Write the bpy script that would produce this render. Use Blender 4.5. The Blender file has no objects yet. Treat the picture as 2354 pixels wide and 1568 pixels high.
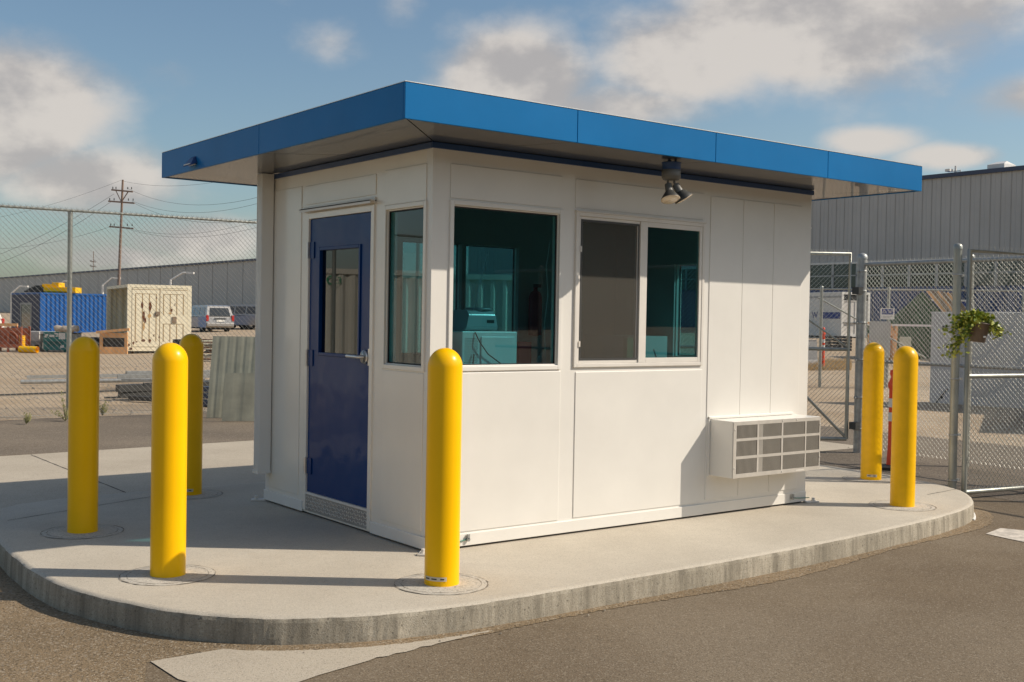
import bpy, math, random
import numpy as np
from mathutils import Vector, Matrix
R = math.radians
random.seed(7); rng = np.random.default_rng(7)
scene = bpy.context.scene
# ------------------------------------------------------------------ camera
YAW, PITCH, ROLL, FPX = 0.92022, -0.02005, 0.01732, 2602.39
EYE = Vector((-3.90911, -5.98675, 1.4905))
fwd = Vector((math.cos(PITCH)*math.cos(YAW), math.cos(PITCH)*math.sin(YAW), math.sin(PITCH)))
_r = Vector((math.sin(YAW), -math.cos(YAW), 0)); _u = _r.cross(fwd)
rgt = _r*math.cos(ROLL) + _u*math.sin(ROLL); upv = -_r*math.sin(ROLL) + _u*math.cos(ROLL)
cam = bpy.data.cameras.new('camera'); cam_o = bpy.data.objects.new('camera', cam)
scene.collection.objects.link(cam_o); scene.camera = cam_o
cam.sensor_width = 36; cam.lens = FPX*36/2354; cam.clip_end = 3000; cam.clip_start = .05
M4 = Matrix((rgt, upv, -fwd)).transposed().to_4x4(); M4.translation = EYE
cam_o.matrix_world = M4
# ------------------------------------------------------------------ sun and sky
SUN_EL = R(39.2); sh = Vector((.783, -.622, 0)).normalized()
sund = Vector((sh.x*math.cos(SUN_EL), sh.y*math.cos(SUN_EL), math.sin(SUN_EL)))
sl = bpy.data.lights.new('sun', 'SUN'); sl.energy = 4.75; sl.angle = R(.55); sl.color = (1, .895, .755)
so = bpy.data.objects.new('sun', sl); scene.collection.objects.link(so)
so.rotation_euler = sund.to_track_quat('Z', 'Y').to_euler(); so.location = (20, -20, 30)
scene.view_settings.view_transform = 'Standard'; scene.view_settings.look = 'None'
scene.view_settings.exposure = -0.06; scene.view_settings.gamma = 1
w = bpy.data.worlds.new('World'); scene.world = w; w.use_nodes = True
nt = w.node_tree; N = nt.nodes; L = nt.links; N.clear()
def wn(t, **k):
    n = N.new(t)
    for a, b in k.items(): setattr(n, a, b)
    return n
def wm(op, a, b=None, c=None):
    n = N.new('ShaderNodeMath'); n.operation = op
    for i, x in enumerate((a, b, c)):
        if x is None: continue
        if isinstance(x, (int, float)): n.inputs[i].default_value = x
        else: L.new(x, n.inputs[i])
    return n.outputs[0]
tc = wn('ShaderNodeTexCoord'); gen = tc.outputs['Generated']
sky = wn('ShaderNodeTexSky', sky_type='NISHITA'); sky.sun_disc = False
sky.sun_elevation = SUN_EL; sky.sun_rotation = math.atan2(sund.x, sund.y)
sky.air_density = 1.0; sky.dust_density = 1.6; sky.ozone_density = 1.0
rot = wn('ShaderNodeVectorRotate', rotation_type='Z_AXIS'); rot.inputs['Angle'].default_value = -YAW
L.new(gen, rot.inputs['Vector'])
sep = wn('ShaderNodeSeparateXYZ'); L.new(rot.outputs[0], sep.inputs[0])
az = wm('ARCTAN2', wm('MULTIPLY', sep.outputs['Y'], -1.0), sep.outputs['X']); el = wm('ARCSINE', sep.outputs['Z'])
cmb = wn('ShaderNodeCombineXYZ'); L.new(az, cmb.inputs[0]); L.new(wm('MULTIPLY', el, 1.5), cmb.inputs[1])
def noise(vec, scale, detail=6, rough=.55, off=None):
    if off:
        a = wn('ShaderNodeVectorMath', operation='ADD'); L.new(vec, a.inputs[0]); a.inputs[1].default_value = off; vec = a.outputs[0]
    n = wn('ShaderNodeTexNoise'); n.inputs['Scale'].default_value = scale; n.inputs['Detail'].default_value = detail
    n.inputs['Roughness'].default_value = rough; L.new(vec, n.inputs['Vector']); return n.outputs['Fac']
nz = noise(cmb.outputs[0], 6.5, 8, .56); nz_up = noise(cmb.outputs[0], 6.5, 8, .56, (-.02, -.045, 0))
broad = noise(cmb.outputs[0], 1.7, 3, .5, (3, 1, 2))
# cloud banks: azimuth, elevation (radians from the view heading), half sizes, weight
banks = [(.00, .208, .075, .048, 1.25), (.15, .225, .095, .05, 1.15), (.25, .25, .13, .055, 1.3), (.35, .272, .10, .055, 1.2), (.09, .185, .12, .028, .95),
         (.30, .152, .038, .013, .95), (.365, .138, .05, .011, .85), (.435, .183, .05, .022, 1.05),
         (-.43, .148, .078, .055, 1.4), (-.365, .108, .085, .032, 1.15), (-.43, .095, .09, .016, .6), (-.27, .062, .075, .024, .8), (-.40, .055, .09, .018, .6), (-.33, .045, .08, .014, .7),
         (-.285, .208, .034, .03, .45), (-.27, .285, .07, .022, .55), (-.16, .228, .045, .022, .45), (-.10, .27, .03, .04, .42), (.30, .205, .07, .012, .45)]
tot = None
for (a0, e0, sa, se, wt) in banks:
    da = wm('DIVIDE', wm('SUBTRACT', az, a0), sa); de = wm('DIVIDE', wm('SUBTRACT', el, e0), se)
    g = wm('MULTIPLY', wm('EXPONENT', wm('MULTIPLY', wm('ADD', wm('MULTIPLY', da, da), wm('MULTIPLY', de, de)), -.8)), wt)
    tot = g if tot is None else wm('MAXIMUM', tot, g)
outside = wn('ShaderNodeMapRange'); L.new(wm('ABSOLUTE', az), outside.inputs[0])
outside.inputs[1].default_value = .5; outside.inputs[2].default_value = .75; outside.inputs[3].default_value = 0; outside.inputs[4].default_value = 1
high = wn('ShaderNodeMapRange'); L.new(el, high.inputs[0]); high.inputs[1].default_value = .3; high.inputs[2].default_value = .5
reg = wm('MULTIPLY', wm('MAXIMUM', outside.outputs[0], high.outputs[0]), wm('MULTIPLY', broad, .68))
tot = wm('MAXIMUM', tot, reg)
dens = wn('ShaderNodeMapRange', interpolation_type='SMOOTHSTEP')
L.new(wm('ADD', tot, wm('MULTIPLY', wm('SUBTRACT', nz, .5), 1.45)), dens.inputs[0])
dens.inputs[1].default_value = .26; dens.inputs[2].default_value = .92
lit = wn('ShaderNodeMapRange', interpolation_type='SMOOTHSTEP')
L.new(wm('ADD', wm('MULTIPLY', wm('SUBTRACT', nz, nz_up), 2.6), wm('MULTIPLY', broad, .5)), lit.inputs[0])
lit.inputs[1].default_value = .0; lit.inputs[2].default_value = .55
cc = wn('ShaderNodeMix', data_type='RGBA'); L.new(lit.outputs[0], cc.inputs[0])
cc.inputs[6].default_value = (.50, .47, .455, 1); cc.inputs[7].default_value = (.76, .70, .64, 1)
tint = wn('ShaderNodeMix', data_type='RGBA', blend_type='MULTIPLY'); tint.inputs[0].default_value = 1
L.new(sky.outputs[0], tint.inputs[6]); tint.inputs[7].default_value = (.93, 1.02, 1.02, 1)
b1 = wn('ShaderNodeBackground'); L.new(tint.outputs[2], b1.inputs[0]); b1.inputs[1].default_value = .11
b2 = wn('ShaderNodeBackground'); L.new(cc.outputs[2], b2.inputs[0]); b2.inputs[1].default_value = .95
mx = wn('ShaderNodeMixShader'); L.new(wm('MULTIPLY', dens.outputs[0], .9), mx.inputs[0]); L.new(b1.outputs[0], mx.inputs[1]); L.new(b2.outputs[0], mx.inputs[2])
L.new(mx.outputs[0], wn('ShaderNodeOutputWorld').inputs[0])
scene.cycles.max_bounces = 8; scene.cycles.transparent_max_bounces = 24; scene.cycles.use_denoising = True
scene.cycles.caustics_reflective = False; scene.cycles.caustics_refractive = False

# ------------------------------------------------------------------ helpers
G = -.14                                     # road level; the island's top is z = 0
def ray(px, py): return fwd + rgt*((px-1177)/FPX) + upv*((784-py)/FPX)
def at(px, py, d): return EYE + ray(px, py)*d           # a point of the photo at a depth in metres
def onz(px, py, z=G): d = ray(px, py); return EYE + d*((z-EYE.z)/d.z)
def onx(px, py, x): d = ray(px, py); return EYE + d*((x-EYE.x)/d.x)
def ony(px, py, y): d = ray(px, py); return EYE + d*((y-EYE.y)/d.y)
def terrain(x, y=0): return G + .027*min(max(0, x-11), 44)
def gat(px, d):
    p = at(px, 760, d); return Vector((p.x, p.y, terrain(p.x)))
C = scene.collection
class MB:
    def __init__(s): s.v = []; s.f = []; s.m = []; s.s = []
    def add(s, vs, fs, m=0, smooth=False):
        o = len(s.v); s.v += [tuple(v) for v in vs]
        for f in fs: s.f.append([i+o for i in f]); s.m.append(m); s.s.append(smooth)
        return s
    def box(s, x0, x1, y0, y1, z0, z1, m=0):
        return s.add([(x0,y0,z0),(x1,y0,z0),(x1,y1,z0),(x0,y1,z0),(x0,y0,z1),(x1,y0,z1),(x1,y1,z1),(x0,y1,z1)],
              [(3,2,1,0),(4,5,6,7),(0,1,5,4),(1,2,6,5),(2,3,7,6),(3,0,4,7)], m)
    def bar(s, a, b, w, h, m=0, up=(0,0,1)):
        a = Vector(a); b = Vector(b); d = (b-a).normalized(); u = Vector(up)
        if abs(d.dot(u)) > .98: u = Vector((1,0,0))
        x = d.cross(u).normalized()*(w/2); y = x.cross(d).normalized()*(h/2)
        vs = [a-x-y, a+x-y, a+x+y, a-x+y, b-x-y, b+x-y, b+x+y, b-x+y]
        return s.add(vs, [(3,2,1,0),(4,5,6,7),(0,1,5,4),(1,2,6,5),(2,3,7,6),(3,0,4,7)], m)
    def tube(s, pts, r, n=10, m=0, caps=True, r1=None):
        pts = [Vector(p) for p in pts]; k = len(pts); rings = []
        d0 = (pts[1]-pts[0]).normalized(); u = Vector((0,0,1)) if abs(d0.z) < .9 else Vector((1,0,0))
        vs = []
        for i, p in enumerate(pts):
            d = ((pts[min(i+1,k-1)]-pts[max(i-1,0)])).normalized()
            x = d.cross(u).normalized(); y = x.cross(d).normalized(); u = y
            rr = r if r1 is None else r+(r1-r)*i/(k-1)
            vs += [p+x*rr*math.cos(2*math.pi*j/n)+y*rr*math.sin(2*math.pi*j/n) for j in range(n)]
        fs = [(i*n+j, i*n+(j+1)%n, (i+1)*n+(j+1)%n, (i+1)*n+j) for i in range(k-1) for j in range(n)]
        s.add(vs, fs, m, True)
        if caps: s.add(vs[:n], [tuple(range(n))], m); s.add(vs[-n:], [tuple(range(n-1,-1,-1))], m)
        return s
    def lathe(s, prof, n=32, m=0, o=(0,0,0), ax=None, smooth=True):
        o = Vector(o); q = Matrix.Identity(3) if ax is None else Vector(ax).to_track_quat('Z','Y').to_matrix()
        vs = [o+q@Vector((r*math.cos(2*math.pi*j/n), r*math.sin(2*math.pi*j/n), z)) for r, z in prof for j in range(n)]
        fs = [(i*n+j, i*n+(j+1)%n, (i+1)*n+(j+1)%n, (i+1)*n+j) for i in range(len(prof)-1) for j in range(n)]
        return s.add(vs, fs, m, smooth)
    def prism(s, poly, z0, z1, m=0, msid=None):
        n = len(poly); vs = [(x,y,z0) for x,y in poly]+[(x,y,z1) for x,y in poly]
        s.add(vs, [tuple(range(n-1,-1,-1)), tuple(range(n,2*n))], m)
        return s.add(vs, [(i,(i+1)%n,n+(i+1)%n,n+i) for i in range(n)], m if msid is None else msid)
    def extr(s, poly, x0, x1, m=0, ti=0):          # poly in (y,z), extruded along x, top tapered by ti
        n = len(poly); zs = [p[1] for p in poly]; zl, zh = min(zs), max(zs)
        def tp(z): return ti*(z-zl)/(zh-zl) if zh > zl else 0
        vs = [(x0+tp(z),y,z) for y,z in poly]+[(x1-tp(z),y,z) for y,z in poly]
        s.add(vs, [tuple(range(n)), tuple(range(2*n-1,n-1,-1))], m)
        return s.add(vs, [(i,n+i,n+(i+1)%n,(i+1)%n) for i in range(n)], m)
    def build(s, name, mats, parent=None, bevel=0, seg=2, wn_=False, fix=False):
        me = bpy.data.meshes.new(name); me.from_pydata(s.v, [], s.f)
        for m in (mats if isinstance(mats, (list, tuple)) else [mats]): me.materials.append(m)
        me.polygons.foreach_set('material_index', s.m); me.polygons.foreach_set('use_smooth', s.s)
        me.update()
        if fix:
            import bmesh
            bm = bmesh.new(); bm.from_mesh(me); bmesh.ops.recalc_face_normals(bm, faces=bm.faces); bm.to_mesh(me); bm.free()
        o = bpy.data.objects.new(name, me); C.objects.link(o)
        if parent is not None: o.parent = parent
        if bevel:
            b = o.modifiers.new('bevel', 'BEVEL'); b.width = bevel; b.segments = seg; b.limit_method = 'ANGLE'; b.angle_limit = R(40)
            b.harden_normals = False
        return o
def tag(o, label=None, cat=None, group=None, kind=None):
    if label: o['label'] = label
    if cat: o['category'] = cat
    if group: o['group'] = group
    if kind: o['kind'] = kind
    return o
def thing(name, label, cat, loc=(0,0,0), rz=0, group=None, rot=None):
    o = bpy.data.objects.new(name, None); C.objects.link(o); o.location = loc
    o.rotation_euler = rot if rot else (0,0,rz); o.empty_display_size = .2
    return tag(o, label, cat, group)
def copy_tree(o, parent=None):
    c = o.copy(); C.objects.link(c); c.parent = parent
    for ch in list(o.children): copy_tree(ch, c)
    return c
def text_obj(name, txt, size, mat, parent, loc, rot, ext=.001):
    cu = bpy.data.curves.new(name, 'FONT'); cu.body = txt; cu.size = size; cu.extrude = ext; cu.align_x = 'CENTER'; cu.align_y = 'CENTER'
    t = bpy.data.objects.new(name+'_src', cu); C.objects.link(t)
    me = bpy.data.meshes.new_from_object(t.evaluated_get(bpy.context.evaluated_depsgraph_get()))
    bpy.data.objects.remove(t); me.materials.clear(); me.materials.append(mat)
    o = bpy.data.objects.new(name, me); C.objects.link(o); o.parent = parent; o.location = loc; o.rotation_euler = rot
    return o

# ------------------------------------------------------------------ materials
def mat(name, col, rough=.5, metal=0, coat=0, coat_r=.05, spec=.5, var=0, vscale=3, bump=0, bscale=40, bdist=.01, emit=None, ior=None,
        streak=0, bump2=0, b2scale=3, vdark=None, trans=0, detail=6):
    m = bpy.data.materials.new(name); m.use_nodes = True; t = m.node_tree; ns = t.nodes; lk = t.links
    b = ns['Principled BSDF']; b.inputs['Base Color'].default_value = (*col, 1); b.inputs['Roughness'].default_value = rough
    b.inputs['Metallic'].default_value = metal; b.inputs['Coat Weight'].default_value = coat; b.inputs['Coat Roughness'].default_value = coat_r
    b.inputs['Specular IOR Level'].default_value = spec
    if ior: b.inputs['IOR'].default_value = ior
    if trans: b.inputs['Transmission Weight'].default_value = trans
    tc = ns.new('ShaderNodeTexCoord'); co = tc.outputs['Object']
    if var:
        n = ns.new('ShaderNodeTexNoise'); n.inputs['Scale'].default_value = vscale; n.inputs['Detail'].default_value = detail; n.inputs['Roughness'].default_value = .6
        if streak:
            mp = ns.new('ShaderNodeMapping'); mp.inputs['Scale'].default_value = (1,1,streak); lk.new(co, mp.inputs[0]); lk.new(mp.outputs[0], n.inputs['Vector'])
        else: lk.new(co, n.inputs['Vector'])
        r = ns.new('ShaderNodeMapRange'); lk.new(n.outputs['Fac'], r.inputs[0]); r.inputs[1].default_value = .3; r.inputs[2].default_value = .7
        x = ns.new('ShaderNodeMix'); x.data_type = 'RGBA'; lk.new(r.outputs[0], x.inputs[0])
        dk = vdark or tuple(c*(1-var) for c in col)
        x.inputs[6].default_value = (*dk, 1); x.inputs[7].default_value = (*[min(1,c*(1+var*.35)) for c in col], 1)
        lk.new(x.outputs[2], b.inputs['Base Color'])
    h = None
    for amp, sc, dd in ((bump, bscale, bdist), (bump2, b2scale, .02)):
        if amp:
            n = ns.new('ShaderNodeTexNoise'); n.inputs['Scale'].default_value = sc; n.inputs['Detail'].default_value = 4 if sc > 10 else 2; lk.new(co, n.inputs['Vector'])
            bp = ns.new('ShaderNodeBump'); bp.inputs['Strength'].default_value = amp; bp.inputs['Distance'].default_value = dd
            lk.new(n.outputs['Fac'], bp.inputs['Height'])
            if h: lk.new(h, bp.inputs['Normal'])
            h = bp.outputs[0]
    if h:
        lk.new(h, b.inputs['Normal'])
        if coat: lk.new(h, b.inputs['Coat Normal'])
    if emit: b.inputs['Emission Color'].default_value = (*emit, 1); b.inputs['Emission Strength'].default_value = 1
    return m
def ground_mat(name, col, dark, speck, big=.35, spk=160, bump=.5, bd=.006, rough=.9, fine=.5, lines=0, sand=None, sand_f=.5, pits=0):
    """mottled mineral surface: broad patches, fine grain, light and dark specks"""
    m = bpy.data.materials.new(name); m.use_nodes = True; t = m.node_tree; ns = t.nodes; lk = t.links; b = ns['Principled BSDF']
    b.inputs['Roughness'].default_value = rough; b.inputs['Specular IOR Level'].default_value = .25
    geo = ns.new('ShaderNodeNewGeometry'); P = geo.outputs['Position']
    def nz(sc, det=5, ro=.6, vec=P, dist=0):
        n = ns.new('ShaderNodeTexNoise'); n.inputs['Scale'].default_value = sc; n.inputs['Detail'].default_value = det; n.inputs['Roughness'].default_value = ro
        n.inputs['Distortion'].default_value = dist; lk.new(vec, n.inputs['Vector']); return n.outputs['Fac']
    def mr(x, a, c, lo=0, hi=1):
        r = ns.new('ShaderNodeMapRange'); lk.new(x, r.inputs[0]); r.inputs[1].default_value = a; r.inputs[2].default_value = c
        r.inputs[3].default_value = lo; r.inputs[4].default_value = hi; return r.outputs[0]
    def mix(f, a, c, mode='MIX'):
        x = ns.new('ShaderNodeMix'); x.data_type = 'RGBA'; x.blend_type = mode
        (lk.new(f, x.inputs[0]) if not isinstance(f, float) else setattr(x.inputs[0], 'default_value', f))
        for i, v in ((6, a), (7, c)):
            if isinstance(v, tuple): x.inputs[i].default_value = (*v, 1)
            else: lk.new(v, x.inputs[i])
        return x.outputs[2]
    cfin = mix(mr(nz(.7, 6, .65), .36, .66), dark, col)
    cfin = mix(mr(nz(9, 5, .7), .3, .75, 0, big), cfin, dark)
    if sand: cfin = mix(mr(nz(.35, 4, .6, dist=.6), .42, .62, 0, sand_f), cfin, sand)
    v = ns.new('ShaderNodeTexVoronoi'); v.inputs['Scale'].default_value = spk; lk.new(P, v.inputs['Vector'])
    sv = ns.new('ShaderNodeSeparateColor'); lk.new(v.outputs['Color'], sv.inputs[0])
    cfin = mix(mr(sv.outputs[0], .78, .9, 0, fine), cfin, speck)
    cfin = mix(mr(sv.outputs[1], .8, .92, 0, fine), cfin, tuple(c*.35 for c in dark))
    if pits:
        v2 = ns.new('ShaderNodeTexVoronoi'); v2.inputs['Scale'].default_value = 26; lk.new(P, v2.inputs['Vector'])
        s2 = ns.new('ShaderNodeSeparateColor'); lk.new(v2.outputs['Color'], s2.inputs[0])
        mm = ns.new('ShaderNodeMath'); mm.operation = 'MULTIPLY'
        lk.new(mr(v2.outputs['Distance'], .12, .2, 1, 0), mm.inputs[0]); lk.new(mr(s2.outputs[0], .55, .6), mm.inputs[1])
        m3 = ns.new('ShaderNodeMath'); m3.operation = 'MULTIPLY'; lk.new(mm.outputs[0], m3.inputs[0]); m3.inputs[1].default_value = pits
        cfin = mix(m3.outputs[0], cfin, (.035, .03, .025))
        st = ns.new('ShaderNodeMapping'); st.inputs['Scale'].default_value = (9, 9, .8); lk.new(P, st.inputs[0])
        cfin = mix(mr(nz(1, 4, .7, st.outputs[0]), .42, .7, 0, .75), cfin, tuple(c*.5 for c in dark))
    lk.new(cfin, b.inputs['Base Color'])
    hh = nz(spk*.8, 3, .7); bp = ns.new('ShaderNodeBump'); bp.inputs['Strength'].default_value = bump; bp.inputs['Distance'].default_value = bd; lk.new(hh, bp.inputs['Height'])
    out = bp.outputs[0]
    if lines:
        mp = ns.new('ShaderNodeMapping'); mp.inputs['Rotation'].default_value = (0, 0, R(28)); mp.inputs['Scale'].default_value = (2, 90, 1); lk.new(P, mp.inputs[0])
        bp2 = ns.new('ShaderNodeBump'); bp2.inputs['Strength'].default_value = lines; bp2.inputs['Distance'].default_value = .003
        lk.new(nz(1, 2, .5, mp.outputs[0]), bp2.inputs['Height']); lk.new(out, bp2.inputs['Normal']); out = bp2.outputs[0]
    lk.new(out, b.inputs['Normal'])
    return m
M = {}
M['island'] = ground_mat('island_concrete', (.575,.52,.43), (.455,.405,.33), (.66,.61,.52), big=.45, spk=220, bump=.35, fine=.35, lines=.35)
M['kerb'] = ground_mat('kerb_concrete', (.56,.50,.40), (.30,.265,.205), (.5,.47,.4), big=.5, spk=180, bump=.6, bd=.005, fine=.4, pits=.5)
M['footing'] = ground_mat('footing_concrete', (.54,.50,.44), (.44,.41,.35), (.62,.58,.51), big=.5, spk=120, bump=.4, bd=.004, fine=.5)
M['apron'] = ground_mat('apron_concrete', (.50,.44,.35), (.41,.355,.28), (.55,.5,.42), big=.35, spk=160, bump=.4, fine=.4, lines=.3)
M['asphalt'] = ground_mat('worn_asphalt', (.185,.140,.090), (.145,.108,.070), (.34,.29,.22), big=.5, spk=150, bump=.7, bd=.005, fine=.5, sand=(.25,.205,.15), sand_f=.45)
M['road'] = ground_mat('dusty_road', (.20,.165,.125), (.155,.125,.095), (.36,.31,.25), big=.5, spk=90, bump=.8, bd=.012, fine=.55, sand=(.26,.21,.155), sand_f=.5)
M['dirt'] = ground_mat('yard_dirt', (.50,.38,.255), (.37,.275,.18), (.55,.47,.37), big=.5, spk=40, bump=1, bd=.02, fine=.5, sand=(.46,.37,.27), sand_f=.7)
M['sandy'] = ground_mat('sandy_asphalt', (.33,.24,.145), (.21,.155,.095), (.42,.36,.28), big=.5, spk=100, bump=1, bd=.012, fine=.6)
M['pebble'] = mat('pebble', (.36,.31,.25), .9, var=.4, vscale=30)
M['fjoint'] = mat('footing_gap', (.25,.22,.18), .95, var=.5, vscale=8)
M['joint'] = mat('joint_gap', (.05,.042,.035), .95)
M['line'] = mat('line_paint', (.66,.60,.52), .8, var=.4, vscale=18, bump=.4, bscale=120)
M['white'] = mat('white_steel', (.78,.755,.705), .34, coat=.35, coat_r=.12, bump=.05, bscale=260, bdist=.002, bump2=.16, b2scale=2.2, var=.05, vscale=2)
M['side'] = mat('white_steel_shaded_side', (.82,.77,.68), .3, coat=.5, coat_r=.1, bump=.06, bscale=260, bdist=.002, bump2=.3, b2scale=1.8, var=.05, vscale=2)  # copy of the white steel for the shaded side, warm fill light in its colour
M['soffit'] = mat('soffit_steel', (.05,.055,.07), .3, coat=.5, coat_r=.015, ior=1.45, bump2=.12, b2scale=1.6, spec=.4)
M['blue'] = mat('blue_steel', (.0,.148,.395), .45, spec=.12, coat=.12, coat_r=.22, bump=.05, bscale=240, bdist=.002, bump2=.35, b2scale=1.7, var=.12, vscale=1.2)
M['navy'] = mat('door_blue', (.0,.033,.15), .4, spec=.15, coat=.26, coat_r=.05, bump=.03, bscale=300, bdist=.002, bump2=.7, b2scale=2.4)
M['trimblue'] = mat('trim_blue', (.01,.05,.16), .4)
M['alu'] = mat('white_aluminium', (.74,.70,.64), .38, coat=.2, var=.06, vscale=8)
M['steel'] = mat('brushed_steel', (.75,.73,.70), .3, metal=.7, var=.15, vscale=30)
M['galv'] = mat('galvanised', (.40,.405,.39), .42, metal=.4, var=.3, vscale=14, bump=.15, bscale=60)
M['galvpipe'] = mat('galvanised_pipe', (.40,.405,.36), .4, metal=.45, var=.3, vscale=10, streak=.3)
M['wireb'] = mat('galvanised_wire_weathered', (.34,.33,.30), .45, metal=.3)
M['wire'] = mat('galvanised_wire', (.52,.51,.46), .42, metal=.35)
M['yellow'] = mat('yellow_plastic', (1.0,.54,.0), .3, spec=.25, coat=.06, coat_r=.12, var=.06, vscale=3, bump=.05, bscale=80, bdist=.003)
M['yellow_d'] = mat('yellow_plastic_worn', (.93,.51,.0), .34, spec=.3, coat=.05, coat_r=.2, var=.10, vscale=7, bump=.05, bscale=80)
M['black'] = mat('black_rubber', (.015,.015,.015), .6)
M['dark'] = mat('dark_metal', (.05,.05,.048), .5, var=.3, vscale=8)
M['sticker'] = mat('sticker_paper', (.62,.55,.42), .6)
M['ink'] = mat('ink', (.03,.03,.03), .7)
M['bulb'] = mat('lamp_lens', (.75,.62,.45), .15, coat=1, bump=.6, bscale=40)
M['bronze'] = mat('lamp_grey', (.16,.155,.14), .5)
M['grille'] = mat('grille_metal', (.60,.56,.50), .4, metal=.2, var=.12, vscale=14)
M['coil'] = mat('condenser_coil', (.10,.085,.07), .6, metal=.2, var=.9, vscale=12)
M['louvre'] = mat('louvre', (.50,.46,.40), .45)
M['plate'] = mat('tread_plate', (.40,.375,.345), .42, metal=.4, var=.25, vscale=14)
M['floor'] = mat('interior_floor', (.16,.15,.14), .7)
M['inwall'] = mat('interior_wall', (.68,.68,.66), .6)
M['desk'] = mat('desk_laminate', (.10,.08,.06), .4)
M['wood'] = mat('raw_timber', (.80,.44,.20), .8, var=.3, vscale=4, streak=.3)
M['oldwood'] = mat('old_timber', (.30,.22,.15), .9, var=.5, vscale=6)
M['rust'] = mat('rusty_steel', (.42,.13,.07), .8, var=.4, vscale=8)
M['rustpatch'] = mat('rust_patch', (.16,.06,.025), .9, var=.4, vscale=14)
M['ruststain'] = mat('rust_stain', (.62,.38,.16), .9)
M['cream'] = mat('cream_paint', (.88,.80,.60), .55, var=.12, vscale=3)
M['creamd'] = mat('cream_recess', (.42,.30,.16), .7, var=.2, vscale=5)
M['bluecont'] = mat('blue_container', (.003,.10,.36), .5, var=.2, vscale=3)
M['bluecont_shade'] = mat('blue_container_shaded', (.035,.04,.085), .6, var=.3, vscale=3)  # shaded side of the blue container, its shade put into the colour
M['paper'] = mat('white_paper', (.75,.73,.68), .7)
M['teal'] = mat('teal_paint', (.03,.20,.19), .5, var=.2, vscale=6)
M['greywall'] = mat('grey_cladding', (.47,.455,.43), .55, var=.1, vscale=.3)
M['greydk'] = mat('grey_cladding_seam', (.40,.385,.36), .6)
M['bluewall'] = mat('blue_wall', (.045,.09,.22), .6, var=.25, vscale=.5)
M['winglass'] = mat('far_window', (.012,.022,.022), .12, coat=.5)
M['cap'] = mat('roof_cap', (.05,.065,.11), .5)
M['pole'] = mat('pole_timber', (.27,.19,.145), .9, var=.3, vscale=1, streak=.2)
M['cable'] = mat('cable', (.05,.05,.05), .6)
M['silver'] = mat('silver_car', (.36,.345,.33), .25, metal=.3, coat=.8)
M['darkcar'] = mat('grey_car', (.12,.13,.14), .3, coat=.8)
M['whitecar'] = mat('white_vehicle', (.70,.67,.62), .4, coat=.4)
M['carglass'] = mat('car_glass', (.01,.012,.013), .06, coat=1)
M['red'] = mat('red_lens', (.45,.02,.015), .3)
M['orange'] = mat('orange_plastic', (.80,.075,.02), .45)
M['refl'] = mat('reflective_band', (.72,.70,.66), .5)
M['concretelt'] = mat('pale_concrete', (.66,.63,.60), .8, var=.12, vscale=3, bump=.2)
M['board'] = mat('grey_board', (.42,.41,.39), .8, var=.15, vscale=4)
M['slat'] = mat('grey_green_sheet', (.56,.55,.43), .65, var=.25, vscale=4)
M['letter'] = mat('blue_lettering', (.02,.045,.22), .5)
M['green'] = mat('green_mark', (.0,.25,.10), .5)
M['contlt'] = mat('pale_container', (.60,.57,.49), .6, var=.1, vscale=2)
M['greenskip'] = mat('green_paint', (.05,.11,.055), .7, var=.4, vscale=3)
M['pot'] = mat('clay_pot', (.17,.125,.095), .7, var=.25, vscale=12)
M['leaf'] = mat('leaf', (.17,.25,.02), .5, var=.4, vscale=25)
M['leaf2'] = mat('leaf_light', (.50,.52,.07), .5, var=.3, vscale=25)
M['stem'] = mat('stem', (.10,.09,.03), .8)
M['grass'] = mat('dry_grass', (.30,.20,.09), .9, var=.4, vscale=9)
M['weed'] = mat('weed', (.22,.21,.09), .9, var=.4, vscale=9)
M['tarp'] = mat('grey_tarp', (.50,.42,.34), .8, var=.3, vscale=5)
M['white_pl'] = mat('white_enamel', (.78,.78,.76), .3, coat=.3)
M['grey_pl'] = mat('silver_plastic', (.42,.44,.45), .3, coat=.3)
M['redpl'] = mat('red_plastic', (.6,.015,.04), .45)
M['greenpl'] = mat('green_binder', (.06,.42,.22), .6)
M['cup'] = mat('white_cup', (.7,.7,.68), .5)
M['bolt'] = mat('bolt_white', (.68,.64,.58), .5)
M['patina'] = mat('ground_wire', (.06,.20,.14), .6)
def glass(name, tcol, gl, rough=0.0):
    m = bpy.data.materials.new(name); m.use_nodes = True; t = m.node_tree; ns = t.nodes; lk = t.links; ns.remove(ns['Principled BSDF'])
    tr = ns.new('ShaderNodeBsdfTransparent'); tr.inputs[0].default_value = (*tcol, 1)
    g = ns.new('ShaderNodeBsdfGlossy'); g.inputs['Roughness'].default_value = rough; g.inputs['Color'].default_value = (*gl, 1)
    f = ns.new('ShaderNodeFresnel'); f.inputs[0].default_value = 1.58; x = ns.new('ShaderNodeMixShader')
    lk.new(f.outputs[0], x.inputs[0]); lk.new(tr.outputs[0], x.inputs[1]); lk.new(g.outputs[0], x.inputs[2])
    ge = ns.new('ShaderNodeNewGeometry'); t2_ = ns.new('ShaderNodeBsdfTransparent'); y = ns.new('ShaderNodeMixShader')   # inner face of the pane: clear
    lk.new(ge.outputs['Backfacing'], y.inputs[0]); lk.new(x.outputs[0], y.inputs[1]); lk.new(t2_.outputs[0], y.inputs[2]); lk.new(y.outputs[0], ns['Material Output'].inputs[0])
    return m
M['glass'] = glass('teal_glass', (.23,.50,.54), (1,1,1))
M['dglass'] = glass('door_glass', (.16,.24,.24), (1,1,1))
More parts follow.
